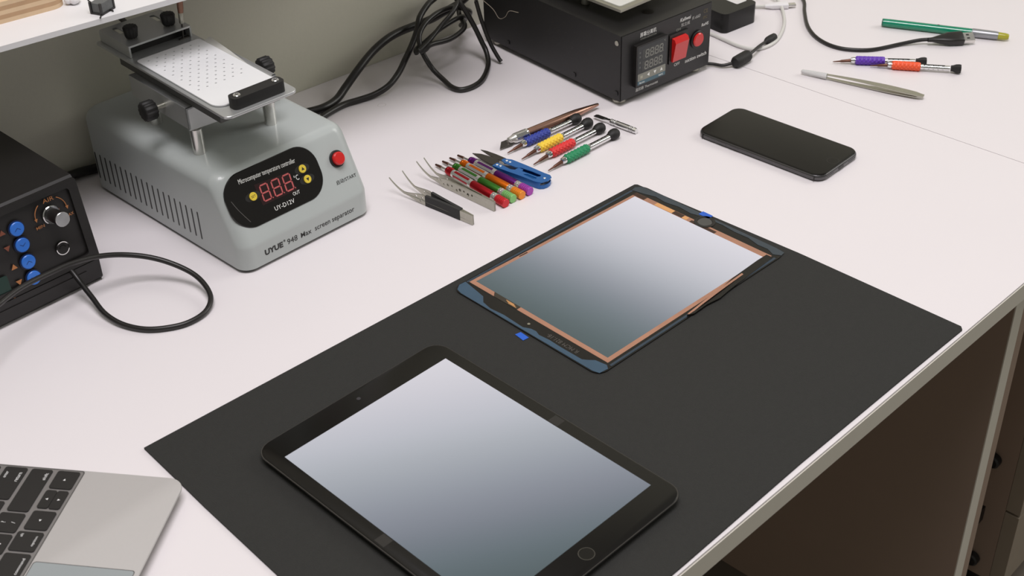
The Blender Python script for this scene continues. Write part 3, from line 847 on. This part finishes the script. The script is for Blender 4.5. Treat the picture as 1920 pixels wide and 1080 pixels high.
# ------------------------------------------------------------------ black hot air control station (left edge)
cs = thing('control_station', 'black control station with blue buttons and air dial at left edge', 'control station', 416, 883.5, 0)
FW = 236
FM = frame((0, 0, 22), (1, 0, 0), (0, 11, 70))
prof = [(3.5, 0.3), (0, 4), (-0.3, 21), (1.5, 22.5), (12, 92.5), (14, 94.5), (140, 94.5), (141, 92), (141, 0.3)]
MB().loft([[(x, y, z) for y, z in prof] for x in (-FW, -1.2)]).bevel(0.8, 2, 30).build('case', m_black, cs)
fr = plate([rrect(-FW + 1, 0.5, -0.4, 72, 3, 4), rrect(-FW + 8, 7, -8, 66, 3, 4)], 2.2).xform(FM @ T(0, 0, 0.6)).build('front_rim', m_black, cs)
MB().box(-FW + 20, -0.9, 5, -14, 0.5, 15).bevel(0.4, 2).build('lower_ridge', m_black, cs)
m_or = M('orange_print', (172, 112, 66), 0.6)
FP = FM @ T(0, 0, 0.35)
text('AIR', 'air_lettering', m_or, cs, FP @ T(-26.2, 62.8), w=9.5, h=3.4, bold=0.03)
text('MIN', 'min_lettering', m_or, cs, FP @ T(-38.8, 44.4, rz=0.05), w=7, h=2.4, bold=0.02)
text('MAX', 'max_lettering', m_or, cs, FP @ T(-13.0, 44.2, rz=0.05), w=7, h=2.4, bold=0.02)
for (a0, a1) in ((186, 128), (56, -4)):
    pts = []
    R = 13.5
    for i in range(13):
        a = math.radians(a0 + (a1 - a0) * i / 12)
        pts.append((-27 + R * math.cos(a), 52 + R * 0.9 * math.sin(a), 0.1))
    MB().tube([tuple(FP @ Vector(p)) for p in pts], 0.35, n=6, sub=2).build('dial_arc', m_or, cs)
for (x, y, r) in ((-40.4, 50.6, 1), (-13.2, 50.8, 1)):
    MB().prism([(x - 1.3, y + 1.2), (x + 1.3, y + 1.2), (x, y - 1.6)], 0, 0.2, FP).build('arc_arrow', m_or, cs)
kb = MB().cyl((-27.5, 50.5, 0), (-27.5, 50.5, 2.2), 7.6, n=36, ch=0.6).xform(FP).build('dial_knob', m_chrome, cs)
MB().cyl((-27.5, 50.5, 2), (-27.5, 50.5, 17.5), 5.6, n=30, ch=0.4).xform(FP).build('knob_barrel', m_black, kb)
MB().cyl((-27.5, 50.5, 17.5), (-27.5, 50.5, 19), 5.9, n=36, ch=0.3).xform(FP).build('knob_face', M('spun_aluminium', (215, 215, 215), 0.25, 0.9, var=0.25, scale=90), kb)
dn = plate([circ(-27.2, 20.5, 5.6, 32), circ(-27.2, 20.5, 4.9, 32)], 0.8).xform(FP).build('din_socket', m_chrome, cs)
MB().cyl((-27.2, 20.5, -0.2), (-27.2, 20.5, 0.15), 4.9, n=28).xform(FP).build('socket_face', m_black, dn)
for i in range(5):
    a = math.radians(200 + 35 * i)
    MB().cyl((-27.2 + 2.6 * math.cos(a), 20.5 - 2.6 * math.sin(a), 0.1), (-27.2 + 2.6 * math.cos(a), 20.5 - 2.6 * math.sin(a), 0.3), 0.5, n=10).xform(FP).build('pin_hole', m_gloss, dn)
m_bb = M('blue_button', (44, 112, 206), 0.4, var=0.04, coat=0.2)
for i, (y, up) in enumerate(((51.5, 1), (37.6, -1), (22.8, 1), (8.6, -1))):
    x = -57.4
    ring = MB().cyl((x, y, 0), (x, y, 0.5), 6.7, n=32).xform(FP).build('button_rim', M('dark_blue_rim', (16, 30, 66), 0.4), cs)
    bt = MB().cyl((x, y, 0.3), (x, y, 2.2), 5.7, n=32, ch=0.5).xform(FP).build('button', m_bb, cs)
    ch = [(x - 2.4, y - up * 1.0), (x, y + up * 1.0), (x + 2.4, y - up * 1.0), (x + 2.4, y - up * 1.5), (x, y + up * 0.4), (x - 2.4, y - up * 1.5)]
    MB().prism(ch, 2.15, 2.3, FP).build('chevron', M('navy_print', (20, 52, 110), 0.5), bt)
m_rb = M('rust_print', (120, 66, 48), 0.6)
for (y, up, mm) in ((52.6, 1, m_rb), (39.4, -1, m_rb), (23.2, 1, m_or), (9.8, -1, m_or)):
    x = -69
    MB().prism([(x - 2.6, y - up * 1.7), (x + 2.6, y - up * 1.7), (x, y + up * 2.6)][::up], 0, 0.2, FP).build('triangle_mark', mm, cs)
MB().prism(rrect(-130, 4, -76.8, 20, 1.5, 3), 0.1, 0.5, FP).build('display_window', M('green_display', (10, 46, 38), 0.3), cs)
text('C', 'celsius_lettering', m_or, cs, FP @ T(-76.8, 0.5), h=2.4, w=1.8)

# ------------------------------------------------------------------ laptop
LA = math.radians(35.3)
lp = thing('laptop', 'silver grey laptop with black keys cut off by the left edge', 'laptop', 314.9, 621.2, 0, LA)
m_lap = M('space_grey_anodised', (184, 181, 179), 0.5, 0.12, var=0.02, scale=500)
lb = lambda i: rrect(-280.5 + i, 0 + i, 0 - i, 196.5 - i, max(1.5, 11.5 - i * 0.5), 9)
rings = []
def lapz(y, z, zt):
    return z
body_r = []
for (ins, zf) in ((9, 2.0), (5, 3.0), (2.0, 5.6), (0.3, 8.8), (0.0, 9.6), (0.25, 10.3), (0.9, 10.6)):
    body_r.append([(x, y, zf) for x, y in lb(ins)])
MB().loft(body_r).build('base_case', m_lap, lp)
for (x, y) in ((-22, 20), (-258, 20), (-22, 176), (-258, 176)):
    MB().cyl((x, y, 0), (x, y, 2.4), 5, n=20).build('rubber_foot', m_rubber, lp)
ZT = 10.6
wel = MB().prism(rrect(-276.5, 70.6, -1.6, 178, 2.0, 4), ZT - 0.05, ZT + 0.06).build('keyboard_well', M('well_grey', (140, 137, 136), 0.45, 0.5), lp)
wl = plate([rrect(-277.2, 70.0, -0.9, 178.8, 2.4, 4), rrect(-276.5, 70.8, -1.7, 178, 2.0, 4)], 0.14).xform(T(0, 0, ZT + 0.05)).build('well_edge', M('shadow_gap_grey', (84, 82, 80), 0.6), lp)
plate([rrect(-197.5, 3.0, -82.7, 71.2 - 2.0, 2.2, 4), rrect(-197.0, 3.5, -83.2, 70.7 - 2.0, 2.0, 4)], 0.12).xform(T(0, 0, ZT + 0.04)).build('trackpad_gap', M('shadow_gap_grey', (84, 82, 80), 0.6), lp)
MB().prism(rrect(-197.0, 3.5, -83.2, 68.7, 2.0, 4), ZT, ZT + 0.08).build('trackpad', M('trackpad_glass', (158, 165, 168), 0.3, 0.2, var=0.02), lp)
m_key = M('black_keycap', (30, 28, 27), 0.5, var=0.05)
m_leg = M('key_legend', (225, 225, 225), 0.5)


def key(x0, y0, x1, y1, legends=()):
    k = MB().prism(rrect(x0, y0, x1, y1, 1.6, 4), ZT + 0.05, ZT + 0.85).bevel(0.18, 1, 60).build('key', m_key, lp)
    for (s, cx, cy, w, h) in legends:
        m = T((x0 + x1) / 2 + cx, (y0 + y1) / 2 + cy, ZT + 0.86)
        if isinstance(s, str):
            text(s, 'key_legend', m_leg, k, m, w=w, h=h, t=0.03)
        else:
            MB().prism(s, 0, 0.03, m).build('key_legend', m_leg, k)
    return k


tri = lambda a: [(1.1 * math.cos(a + q), 1.1 * math.sin(a + q)) for q in (0, 2.2, 4.08)]
key(-19.7, 72.5, -3.1, 88.2, [(tri(0), 0, 0, 0, 0)])
key(-38.3, 72.5, -21.6, 80.2, [(tri(-PI / 2), 0, 0, 0, 0)])
key(-38.3, 80.5, -21.6, 88.2, [(tri(PI / 2), 0, 0, 0, 0)])
key(-57.4, 72.5, -40.8, 88.2, [(tri(PI), 0, 0, 0, 0)])
key(-76.1, 72.5, -59.5, 90.0, [('option', 0.5, -5.5, 8.5, 2.2), ('alt', 5, 5.2, 3, 1.9)])
key(-99.5, 72.5, -78.3, 90.0, [('command', 0, -5.5, 13.5, 2.0)])
key(-195, 72.5, -101.5, 90.0)
key(-217.5, 72.5, -197, 90.0, [('command', 0, -5.5, 13.5, 2.0)])
for i, s in enumerate(('option', 'control', 'fn')):
    key(-236 - i * 18.6, 72.5, -219.4 - i * 18.6, 90.0, [(s, 0, -5.5, 8.5 if i < 2 else 3, 2.0)])
key(-42.8, 91.8, -3.1, 106.6, [('shift', 13, -4.6, 6.6, 2.3)])
row = [('?', '/'), ('>', '.'), ('<', ','), ('M', None), ('N', None), ('B', None), ('V', None), ('C', None), ('X', None), ('Z', None)]
for i, (a, b_) in enumerate(row):
    x1 = -44.7 - i * 18.8
    lg = [(a, 0, 3.2, None, 3.0), (b_, 0, -3.6, None, 3.0 if b_ == '/' else 1.2)] if b_ else [(a, 0, 0, None, 3.0)]
    key(x1 - 16.9, 91.8, x1, 106.6 + 2.2, lg)
key(-276, 91.8, -234.6, 108.8, [('shift', -13, -4.6, 6.6, 2.3)])
key(-33.4, 109.6, -3.1, 125.4, [('return', 6, -4.8, 8.6, 2.2), ('enter', 7.6, 4.6, 6.0, 1.9)])
row = [('"', "'"), (':', ';'), ('L', None), ('K', None), ('J', None), ('H', None), ('G', None), ('F', None), ('D', None), ('S', None), ('A', None)]
for i, (a, b_) in enumerate(row):
    x1 = -35.3 - i * 18.8
    lg = [(a, 0, 3.0, None, 1.4 if a == '"' else 2.4), (b_, 0, -3.4, None, 1.2 if b_ == "'" else 2.6)] if b_ else [(a, 0, 0, None, 3.0)]
    key(x1 - 16.9, 110.6, x1, 127.2, lg)
key(-276, 110.6, -243.9, 127.2, [('caps lock', 0, -4, 12, 2)])
row = [('}', ']'), ('{', '['), ('P', None), ('O', None), ('I', None), ('U', None), ('Y', None), ('T', None), ('R', None), ('E', None), ('W', None), ('Q', None)]
key(-26, 129, -3.1, 145.6, [('|', 0, 3.4, None, 3), ('\\', 0, -3.4, None, 3)])
for i, (a, b_) in enumerate(row):
    x1 = -27.9 - i * 18.8
    key(x1 - 16.9, 129, x1, 145.6, [(a, 0, 0 if not b_ else 3.4, None, 3.0)] + ([(b_, 0, -3.4, None, 3.0)] if b_ else []))
key(-276, 129, -255.4, 145.6, [('tab', 0, -4, 5, 2)])

# ------------------------------------------------------------------ screen separator
ss = thing('screen_separator', 'grey screen separator heater with perforated top plate and red button', 'separator', 500, 797.5, 0, math.radians(-1))
Zt = 81
X0, X1 = -5, 131


def splay(mb):
    for v in mb.b.verts:
        if v.co.x < 60:
            v.co.x -= 4 * (v.co.y / 216) * (60 - v.co.x) / 65
    return mb


def front_at(z):
    t = max(0.0, z - 24) / 58 * 28.5
    k = 2.0                                     # soft break between the upright strip and the slope
    return t if z > 24 + k or z < 24 - k else (z - 24 + k) ** 2 / (4 * k) * 28.5 / 58


rings = []
RS = 12.0
for z in [3, 10, 18, 22, 23, 24, 25, 26, 32, 42, 54, 64] + [Zt - RS + RS * math.sin(math.radians(a)) for a in (5, 15, 25, 35, 45, 55, 65, 74, 82, 88)]:
    q = max(0.0, (z - (Zt - RS)) / RS)
    si = RS * (1 - math.sqrt(max(0, 1 - q * q)))
    qf = max(0.0, (z - (Zt - 5)) / 5)
    fi = 5 * (1 - math.sqrt(max(0, 1 - qf * qf)))
    lo = 0
    rings.append([(x, y, z) for x, y in rrect(X0 + si + lo, front_at(z) + fi, X1 - si - lo, 225 - si, max(3, 12 - si * 0.4), 10)])
splay(MB().loft(rings)).build('housing', m_grey, ss, ang=50)
splay(MB().prism(rrect(X0 + 2.0, 2.0, X1 - 2.0, 223, 9, 5), 1.8, 3.4)).build('base_seam', m_black, ss)
for (x, y) in ((12, 12), (109, 12), (12, 210), (112, 210)):
    MB().cyl((x, y, 0), (x, y, 2.4), 7, n=20, ch=0.4).build('rubber_foot', m_rubber, ss)
for i in range(20):
    y = 57.6 + i * 8.2
    mm = frame((X0 - 0.12, y, 26.5 - i * 0.02), (0, 1, 0), (0, 0, 1))
    MB().prism(rrect(-0.95, -13.5, 0.95, 13.5, 0.9, 4), -0.2, 0.1, frame((X0 - 4 * y / 216, y, 26.0), (0.0185, -1, 0), (0, 0, 1))).build('vent_slot', m_ink, ss)
SF = frame((0, 0, 24), (1, 0, 0), (0, 28.5, 58))
tilt = 0.0
pil = rrect(-1.2, 13.3, 92.3, 60.3, 19.5, 10)
pp = MB().slab(lambda i: [(45.5 + (x - 45.5) * (1 - i / 46), 36.8 + (y - 36.8) * (1 - i / 23)) for x, y in pil], [(-0.4, 0), (1.0, 0), (1.6, 0.5)]).xform(SF @ T(0, 0, -0.9)).build('control_panel', M('panel_gloss_black', (20, 18, 17), 0.18, var=0.05), ss)
SP = SF @ T(0, 0, 0.72)
text('Microcomputer temperature controller', 'panel_title', m_white, pp, SP @ T(44.0, 50.8, rz=-0.05), w=56, h=5.4, bold=0.0)
MB().prism([(28.5, 27.2), (63.5, 26.8), (62.3, 43.2), (28.0, 45.6)], 0, 0.1, SP).build('display_window', M('display_smoke', (44, 26, 27), 0.2), pp)
m_seg = M('dim_glow_red_segment', (178, 84, 84), 0.5, emit=0.15)  # slight emission put into segments that are switched off


def seg7(x, y, w, h, t, mat, parent, m):
    mb = MB()
    def hs(cx, cy, l):
        return [(cx - l / 2, cy), (cx - l / 2 + t / 2, cy - t / 2), (cx + l / 2 - t / 2, cy - t / 2), (cx + l / 2, cy), (cx + l / 2 - t / 2, cy + t / 2), (cx - l / 2 + t / 2, cy + t / 2)]
    def vs(cx, cy, l):
        return [(cx, cy - l / 2), (cx + t / 2, cy - l / 2 + t / 2), (cx + t / 2, cy + l / 2 - t / 2), (cx, cy + l / 2), (cx - t / 2, cy + l / 2 - t / 2), (cx - t / 2, cy - l / 2 + t / 2)]
    for q in (0, 0.5, 1):
        mb.prism(hs(x + w / 2, y + h * q, w - t * .4), 0.1, 0.22)
    for (a, b) in ((0, .25), (0, .75), (1, .25), (1, .75)):
        mb.prism(vs(x + w * a, y + h * b, h / 2 - t * .4), 0.1, 0.22)
    mb.prism(circ(x + w + t * 1.2, y, t * .45, 10), 0.1, 0.22)
    sh = Matrix(((1, 0.06, 0, 0), (0, 1, 0, 0), (0, 0, 1, 0), (0, 0, 0, 1)))
    return mb.xform(m @ sh).build('digit', mat, parent)


for i in range(3):
    seg7(29.6 + i * 11.4, 30.0 - i * 0.3 - 0.4, 7.2, 13.2, 1.2, m_seg, pp, SP)
for (x, y, g) in ((23.2, 37.4, 'SET'), (75.3, 40.8, 'u'), (76.2, 31.2, 'd')):
    sk = MB().prism([(x + a * 1.0, y + b_) for a, b_ in circ(0, 0, 7.4, 28, 3.9)], -0.05, 0.12, SP).build('button_mount', M('mount_grey', (38, 37, 36), 0.35), pp)
    yb = MB().cyl((x, y, 0), (x, y, 1.3), 3.5, n=28, ch=0.3).xform(SP).build('button', m_yellow, pp)
    if g == 'SET':
        text('SET', 'set_lettering', m_ink, yb, SP @ T(x, y, 1.31), w=4.4, h=2.0, t=0.05)
    else:
        s = 1 if g == 'u' else -1
        MB().prism([(x - 1.5, y - s * 1.1), (x + 1.5, y - s * 1.1), (x, y + s * 1.7)][::s], 1.3, 1.36, SP).build('arrow_print', m_ink, yb)
text('°C', 'celsius_lettering', m_white, pp, SP @ T(67.2, 36.2), w=4.6, h=4.6)
text('OUT', 'out_lettering', m_white, pp, SP @ T(61.8, 24.8, rz=-0.03), w=7.0, h=2.9)
text('UY-D12V', 'model_lettering', m_white, pp, SP @ T(47.4, 20.2, rz=-0.03), w=20, h=3.6)
MB().tube([tuple(SP @ Vector(p)) for p in ((3.4, 41, 0), (6.5, 32, 0), (12.5, 19.5, 0))], 0.22, n=6, sub=4).build('scratch', M('scratch_grey', (104, 102, 100), 0.4), pp)
rb = MB().cyl((110.8, 36, -1), (110.8, 36, 1.6), 7.4, n=32, ch=0.5).xform(SF).build('button_bezel', m_rubber, ss)
MB().cyl((110.8, 36, 1), (110.8, 36, 5.2), 5.7, n=32, ch=0.9).xform(SF).build('start_button', m_red, ss)
text('启动/START', 'start_lettering', m_ink, ss, SF @ T(112.2, 17.0, 0.03, rz=-0.02), w=21.5, h=3.8)
FF = frame((0, -0.06, 0), (1, 0, 0), (0, 0, 1))
text('UYUE', 'brand_lettering', m_ink, ss, FF @ T(25.5, 13.2, 0), w=18.5, h=5.4, bold=0.42)
text('®', 'registered_mark', m_ink, ss, FF @ T(36.6, 15.6), w=2.0, h=2.0)
text('948', 'model_lettering', m_ink, ss, FF @ T(44.5, 12.9), w=10.5, h=5.2)
text('Max', 'model_lettering', m_ink, ss, FF @ T(59, 12.6), w=11, h=4.8, bold=0.04)
text('screen separator', 'type_lettering', m_ink, ss, FF @ T(90, 11.6), w=43, h=5.4)

# upper works: bracket, plates and clamp (turned a few degrees on the housing)
UA = math.radians(-3.2)
def UM(z=0):
    """frame of the upper plates inside the separator's own frame"""
    return Matrix.Rotation(math.radians(1), 4, 'Z') @ T(503.5 - 500, 801.5 - 797.5, z, UA)


u0 = UM()
for (x, y) in ((9, 69), (80, 69), (12, 142), (78, 142)):
    MB().cyl((x, y, Zt - 1), (x, y, 104), 5.2, n=28, ch=0.3).cyl((x, y, 104), (x, y, 124), 3.0, n=20).xform(u0).build('support_post', m_silver, ss)
# folded bracket: top sheet with front and left skirts
br = [(0, 62, 127), (96, 62, 127), (96, 196, 127), (0, 196, 127)]
bk = MB().box(1.2, 62, 125.4, 85.8, 152, 126.8).box(0, 62, 108, 1.4, 152, 126.8).box(85.6, 62, 108, 87, 152, 126.8)
bk.prism([(0, 126.8), (0, 107), (34, 105.5), (87, 105.5), (87, 126.8)][::-1], 0, 1.4, frame((0, 63.4, 0), (1, 0, 0), (0, 0, 1)))
bk.xform(u0).build('folded_bracket', m_sheet, ss)
for (xa, xb, y, z) in ((-20, -9, 98, 118), (93, 104, 96, 119)):
    def fl(x, r, t):
        return r + 0.45 * math.cos(12 * t)
    kk = MB().lathe([(xa, 6.6), (xa + 1, 8), (xb - 1, 8), (xb, 7)], u0 @ T(0, y, z), 72, fn=fl).build('clamp_knob', m_rubber, ss, ang=60)
    MB().cyl((xb if xa < 0 else 86, y, z), (1 if xa < 0 else xa, y, z), 2.2, n=16).xform(u0).build('knob_bolt', m_steel, kk)
pl = lambda i: rrect(0 + i, 0 + i, 68 - i, 202 - i, (3, 3, 6, 6), 5)
MB().slab(pl, [(138.6, 0.2), (138.9, 0), (140.6, 0), (141, 0.3)]).xform(u0).build('base_plate', m_sheet, ss)
MB().box(6, 20, 127, 62, 175, 138.6).xform(u0).build('heater_block', M('dark_block', (96, 96, 94), 0.45, 0.5), ss)
dots = []
for r in range(13):
    for c in range(6):
        x = 10.5 + c * 8.2 + (4.1 if r % 2 else 0)
        y = 55 + r * 6.4 + c * 0.2
        if x < 58:
            dots.append(circ(x, y, 1.0, 8, 0.8))
tp = plate([rrect(3.5, 17, 64.5, 140, (3, 3, 10, 10), 6)] + dots, 1.0).xform(u0 @ T(0, 0, 142.0)).build('perforated_plate', M('frosted_aluminium', (232, 233, 234), 0.38, 0.12, var=0.02), ss)
MB().prism([(57, 139), (64.5, 134), (74, 138), (70, 100), (64.5, 60)][::-1], 0, 0.5, u0 @ T(0, 0, 141.2)).build('spare_sheet', M('clear_acrylic', (214, 214, 208), 0.25, 0.3), ss)
hd = MB().prism(rrect(12, 4.5, 60, 16, 4, 5), 141, 150.5).bevel(0.8, 2, 50).xform(u0).build('handle_bar', m_rubber, ss)
for x in (18, 54):
    sc = MB().cyl((x, 10.2, 150), (x, 10.2, 151.4), 3.1, n=24, ch=0.4).xform(u0).build('screw', m_chrome, ss)
    MB().box(x - 1.8, 9.9, 151.3, x + 1.8, 10.5, 151.5).box(x - 0.3, 8.4, 151.3, x + 0.3, 12, 151.5).xform(u0).build('cross_slot', m_ink, sc)
# rear clamp bar
cb = plate([rrect(4, 150, 64, 200, 1.5, 3), rrect(13, 168, 18, 194, 2.4, 4), rrect(49, 168, 54, 194, 2.4, 4)], 1.6).xform(u0 @ T(0, 0, 150.6)).build('clamp_bar', m_sheet, ss)
MB().box(4, 150, 141.2, 5.6, 200, 150).xform(u0).build('clamp_side', m_sheet, cb)
MB().box(62.4, 150, 141.2, 64, 200, 150).xform(u0).build('clamp_side', m_sheet, cb)
MB().box(5.6, 158, 141.2, 62.4, 160, 149.8).xform(u0).build('clamp_web', m_black, cb)
for x in (15.5, 51.5):
    MB().lathe([(0, 4.6), (1, 5.0), (8.5, 6.0), (9.8, 5.4), (10.1, 3)], u0 @ T(x, 164, 152.4) @ Matrix.Rotation(-PI / 2, 4, 'Y'), 48, fn=lambda a, r, t: r + 0.35 * math.cos(12 * t)).build('clamp_knob', m_rubber, ss, ang=60)
    MB().cyl((x, 164, 141), (x, 164, 153), 2, n=14).xform(u0).build('knob_bolt', m_steel, ss)

# copper probe standing on the clamp plate
cp = thing('copper_probe', 'slim copper handled probe standing upright on the separator plate', 'probe', 568.2, 950.5, 141.1, 0)
MB().lathe([(0, 0.6), (1, 0.9), (13, 0.9), (14, 1.2)], T() @ frame((0, 0, 0), (0.12, 0.05, 1), (0, 1, 0)), 12).build('needle', m_blade, cp)
pz = frame((1.6, 0.7, 13), (0.12, 0.05, 1), (0, 1, 0))
MB().lathe([(0, 1.6), (1, 2.0), (9, 2.4), (10, 2.1)], pz, 18).build('chuck', m_steel, cp)
MB().lathe([(9.5, 2.3), (14, 2.7), (38, 2.8), (40, 2.0)], pz, 22).build('handle', M('dull_copper', (150, 112, 94), 0.4, 0.7), cp)
MB().box(-4.0, -1.0, 0, 6.5, 1.0, 0.9).build('foot_pad', m_blade, cp)

# ------------------------------------------------------------------ black heating unit
BA = math.radians(-6.7)
hu = thing('heating_unit', 'black heating unit with red rocker switch and twin digit display', 'heating unit', 924.6, 758.3, 0, BA)
MB().box(0, 0.8, 6, 125.5, 214, 75.6).bevel(1.2, 2).build('housing', m_blackmetal, hu)
MB().box(0.8, 0, 6.8, 124.7, 0.9, 75).bevel(0.3, 1).build('front_panel', m_blackmetal, hu)
for (x, y) in ((10, 12), (115, 12), (10, 200), (115, 200)):
    MB().cyl((x, y, 0), (x, y, 3.5), 7, n=24, ch=0.5).build('foot', m_steel, hu)
    MB().cyl((x, y, 3.4), (x, y, 6.1), 4, n=16).build('foot_pin', m_black, hu)
F = frame((0, 0, 0), (1, 0, 0), (0, 0, 1))
th = MB().prism(rrect(15.8, 17.6, 58.6, 61.8, 1, 2), 0, 5.2, F)
th.bevel(0.5, 1, 60).build('controller_bezel', m_black, hu)
Fd = F @ T(-6.1, 3.6, 5.1)
kx, ky = 1.02, 0.2
ft = MB().prism(rrect(23.5, 15.6, 62.8, 56.8, .8, 2), 0, 0.25, Fd).build('controller_face', M('controller_face', (36, 40, 42), 0.3), hu)
m_sg = M('unlit_segment_grey', (140, 140, 132), 0.5)
for (yy) in (43.6, 31.4):
    MB().prism(rrect(29.5, yy - 1.4, 58, yy + 9.2, .4, 2), 0.2, 0.32, Fd).build('digit_window', M('digit_window', (52, 54, 53), 0.3), ft)
    for i in range(4):
        seg7(31.4 + i * 6.4, yy, 4.0, 7.6, 0.9, m_sg, ft, Fd @ T(0, 0, 0.2))
for yy in (50.5, 46, 40, 35):
    MB().prism(circ(26.6, yy, 1.1, 14), 0.2, 0.35, Fd).build('indicator', M('indicator_grey', (92, 94, 92), 0.5), ft)
MB().prism(rrect(24, 20.4, 62, 28, .5, 2), 0.2, 0.4, Fd).build('keypad_strip', M('grey_keypad', (134, 134, 124), 0.45), ft)
MB().prism(rrect(24, 16.4, 62, 20.2, .3, 2), 0.2, 0.35, Fd).build('teal_strip', M('teal_strip', (70, 100, 112), 0.4), ft)
text('Berme', 'small_lettering', m_white, ft, Fd @ T(30, 18.2, 0.3), w=7, h=2)
text('RKC', 'small_lettering', m_white, ft, Fd @ T(56, 18.2, 0.35), w=6, h=1.6)
text('°C', 'small_lettering', m_sg, ft, Fd @ T(60, 54.0, 0.25), w=2.4, h=1.8)
for (x, p) in ((29, [(-1.6, -1.4), (1.6, -1.4), (1.6, 1.4), (-1.6, 1.4)]), (38.5, [(-1.8, 0), (1.4, -2), (1.4, 2)]), (47.5, [(0, -2), (1.8, 1.4), (-1.8, 1.4)]), (56.5, [(-1.8, -1.4), (1.8, -1.4), (0, 2)])):
    MB().prism([(x + a, 24.2 + b_) for a, b_ in p], 0.38, 0.5, Fd).build('key_mark', m_white if x > 30 else M('pale_mark', (170, 168, 150), 0.5), ft)
text('屏幕分离机', 'panel_lettering', m_white, hu, F @ T(36, 69.4), w=22, h=4.8)
text('SCREEN SEPARATOR', 'small_lettering', m_sg, hu, F @ T(36.5, 65), w=22, h=1.5)
text('温控器 Thermostat', 'panel_lettering', m_white, hu, F @ T(36, 12.0, 0), w=31, h=3.6)
sw = MB().prism(rrect(64.6, 25.6, 91.4, 57.2, 1, 3), 0, 1.8, F).build('switch_bezel', m_black, hu)
rk = [(0, 28.5), (2.2, 28.2), (5.8, 49.0), (4.0, 52.6), (0, 53.5)]
MB().loft([[(x, -1.6 - a, z) for a, z in rk] for x in (67.8, 86.6)]).bevel(0.5, 2, 30).build('rocker', m_red, hu)
plate([circ(0, 0, 2.2, 20), circ(0, 0, 1.6, 20)], 0.15).xform(frame((77.2, -4.75, 34.2), (1, 0, 0), (0, -3.6, 20.8))).build('off_symbol', m_white, hu)
text('ON', 'on_lettering', m_sg, hu, F @ T(78, 59.4), w=6, h=2.6)
text('OFF', 'off_lettering', m_white, hu, F @ T(78, 22.2), w=8, h=3.2)
MB().cyl((105.6, 40.8, 0), (105.6, 40.8, 2), 9.4, n=36, ch=0.6).xform(F).build('button_bezel', m_black, hu)
MB().cyl((105.0, 41.2, 1.5), (105.0, 41.2, 4), 7.2, n=36, ch=1.0).xform(F).build('suction_button', m_red, hu)
text('suction switch', 'suction_lettering', m_white, hu, F @ T(105.2, 21.4), w=31, h=4.0)
text('Kailiwei', 'maker_lettering', m_white, hu, F @ T(87.6, 68.4), w=15, h=3.8, shear=0.2)
text('凯立威', 'maker_lettering', M('grey_print', (170, 170, 166), 0.5), hu, F @ T(88, 62.8), w=12, h=3.8)
text('K-660', 'model_lettering', M('grey_print', (170, 170, 166), 0.5), hu, F @ T(103, 65.6), w=11.5, h=3.4, shear=0.2)
text('CE', 'ce_mark', M('olive_print', (96, 88, 62), 0.5), hu, F @ T(116.4, 68.2), w=6, h=4)
text('EMC', 'emc_mark', M('olive_print', (96, 88, 62), 0.5), hu, F @ T(116.2, 61.5), w=6, h=3)
text('RoHS', 'rohs_lettering', m_white, hu, F @ T(116.4, 54.0), w=10, h=3.2, shear=0.2)
Ls = frame((0, 0, 0), (0, -1, 0), (0, 0, 1))
for (y, z) in ((6, 67), (174, 12), (68, 12), (6, 13.8), (174, 67)):
    sc = MB().cyl((-y, z, 0), (-y, z, 0.9), 2.6, n=20, ch=0.3).xform(Ls).build('screw', m_steel if (y, z) == (6, 67) else m_blackmetal, hu)
# dust specks on the side
md = M('dust_grey', (100, 98, 94), 0.9)
mb = MB()
for i in range(260):
    y = 70 + random.gauss(0, 30)
    z = 40 + random.gauss(0, 14) - (70 - y) * 0.12
    if 4 < y < 205 and 9 < z < 73:
        s = random.uniform(0.12, 0.4)
        mb.box(-y, z, 0.0, -y + s, z + s * random.uniform(.4, 1.4), 0.06, Ls)
mb.build('dust_specks', md, hu, smooth=False)
MB().cyl((60.5, 26.0, 75.6), (60.5, 26.0, 75.75), 6.2, n=28).build('top_hole', m_gloss, hu)
for (x, y) in ((33, 80), (33, 180), (118, 80), (118, 180), (33, 80)):
    pass
HP = T(18, 20.5, 0, math.radians(3))
for (x, y) in ((14, 62), (14, 150), (100, 62), (100, 150)):
    MB().cyl((x, y, 75.6), (x, y, 88.5), 4.2, n=20, ch=0.4).xform(HP).build('plate_post', m_steel, hu)
MB().box(0, 0, 88.4, 118, 190, 91.2).bevel(0.4, 1).xform(HP).build('top_plate', m_steel, hu)
MB().prism(rrect(5, 6, 110, 150, 3, 4), 91.2, 92.0, HP).build('silicone_sheet', M('white_silicone', (206, 206, 200), 0.6), hu)
# small pencil marks on the worktop
ring = plate([circ(0, 0, 4.4, 30, 3.9), circ(0, 0, 4.15, 30, 3.65)], 0.02).xform(T(774.2, 943.4, 0.03)).build('faint_ring_mark', M('faint_grey_mark', (168, 164, 158), 0.8))
tag(ring, 'faint grey ring mark on the white worktop below the cables', 'mark')
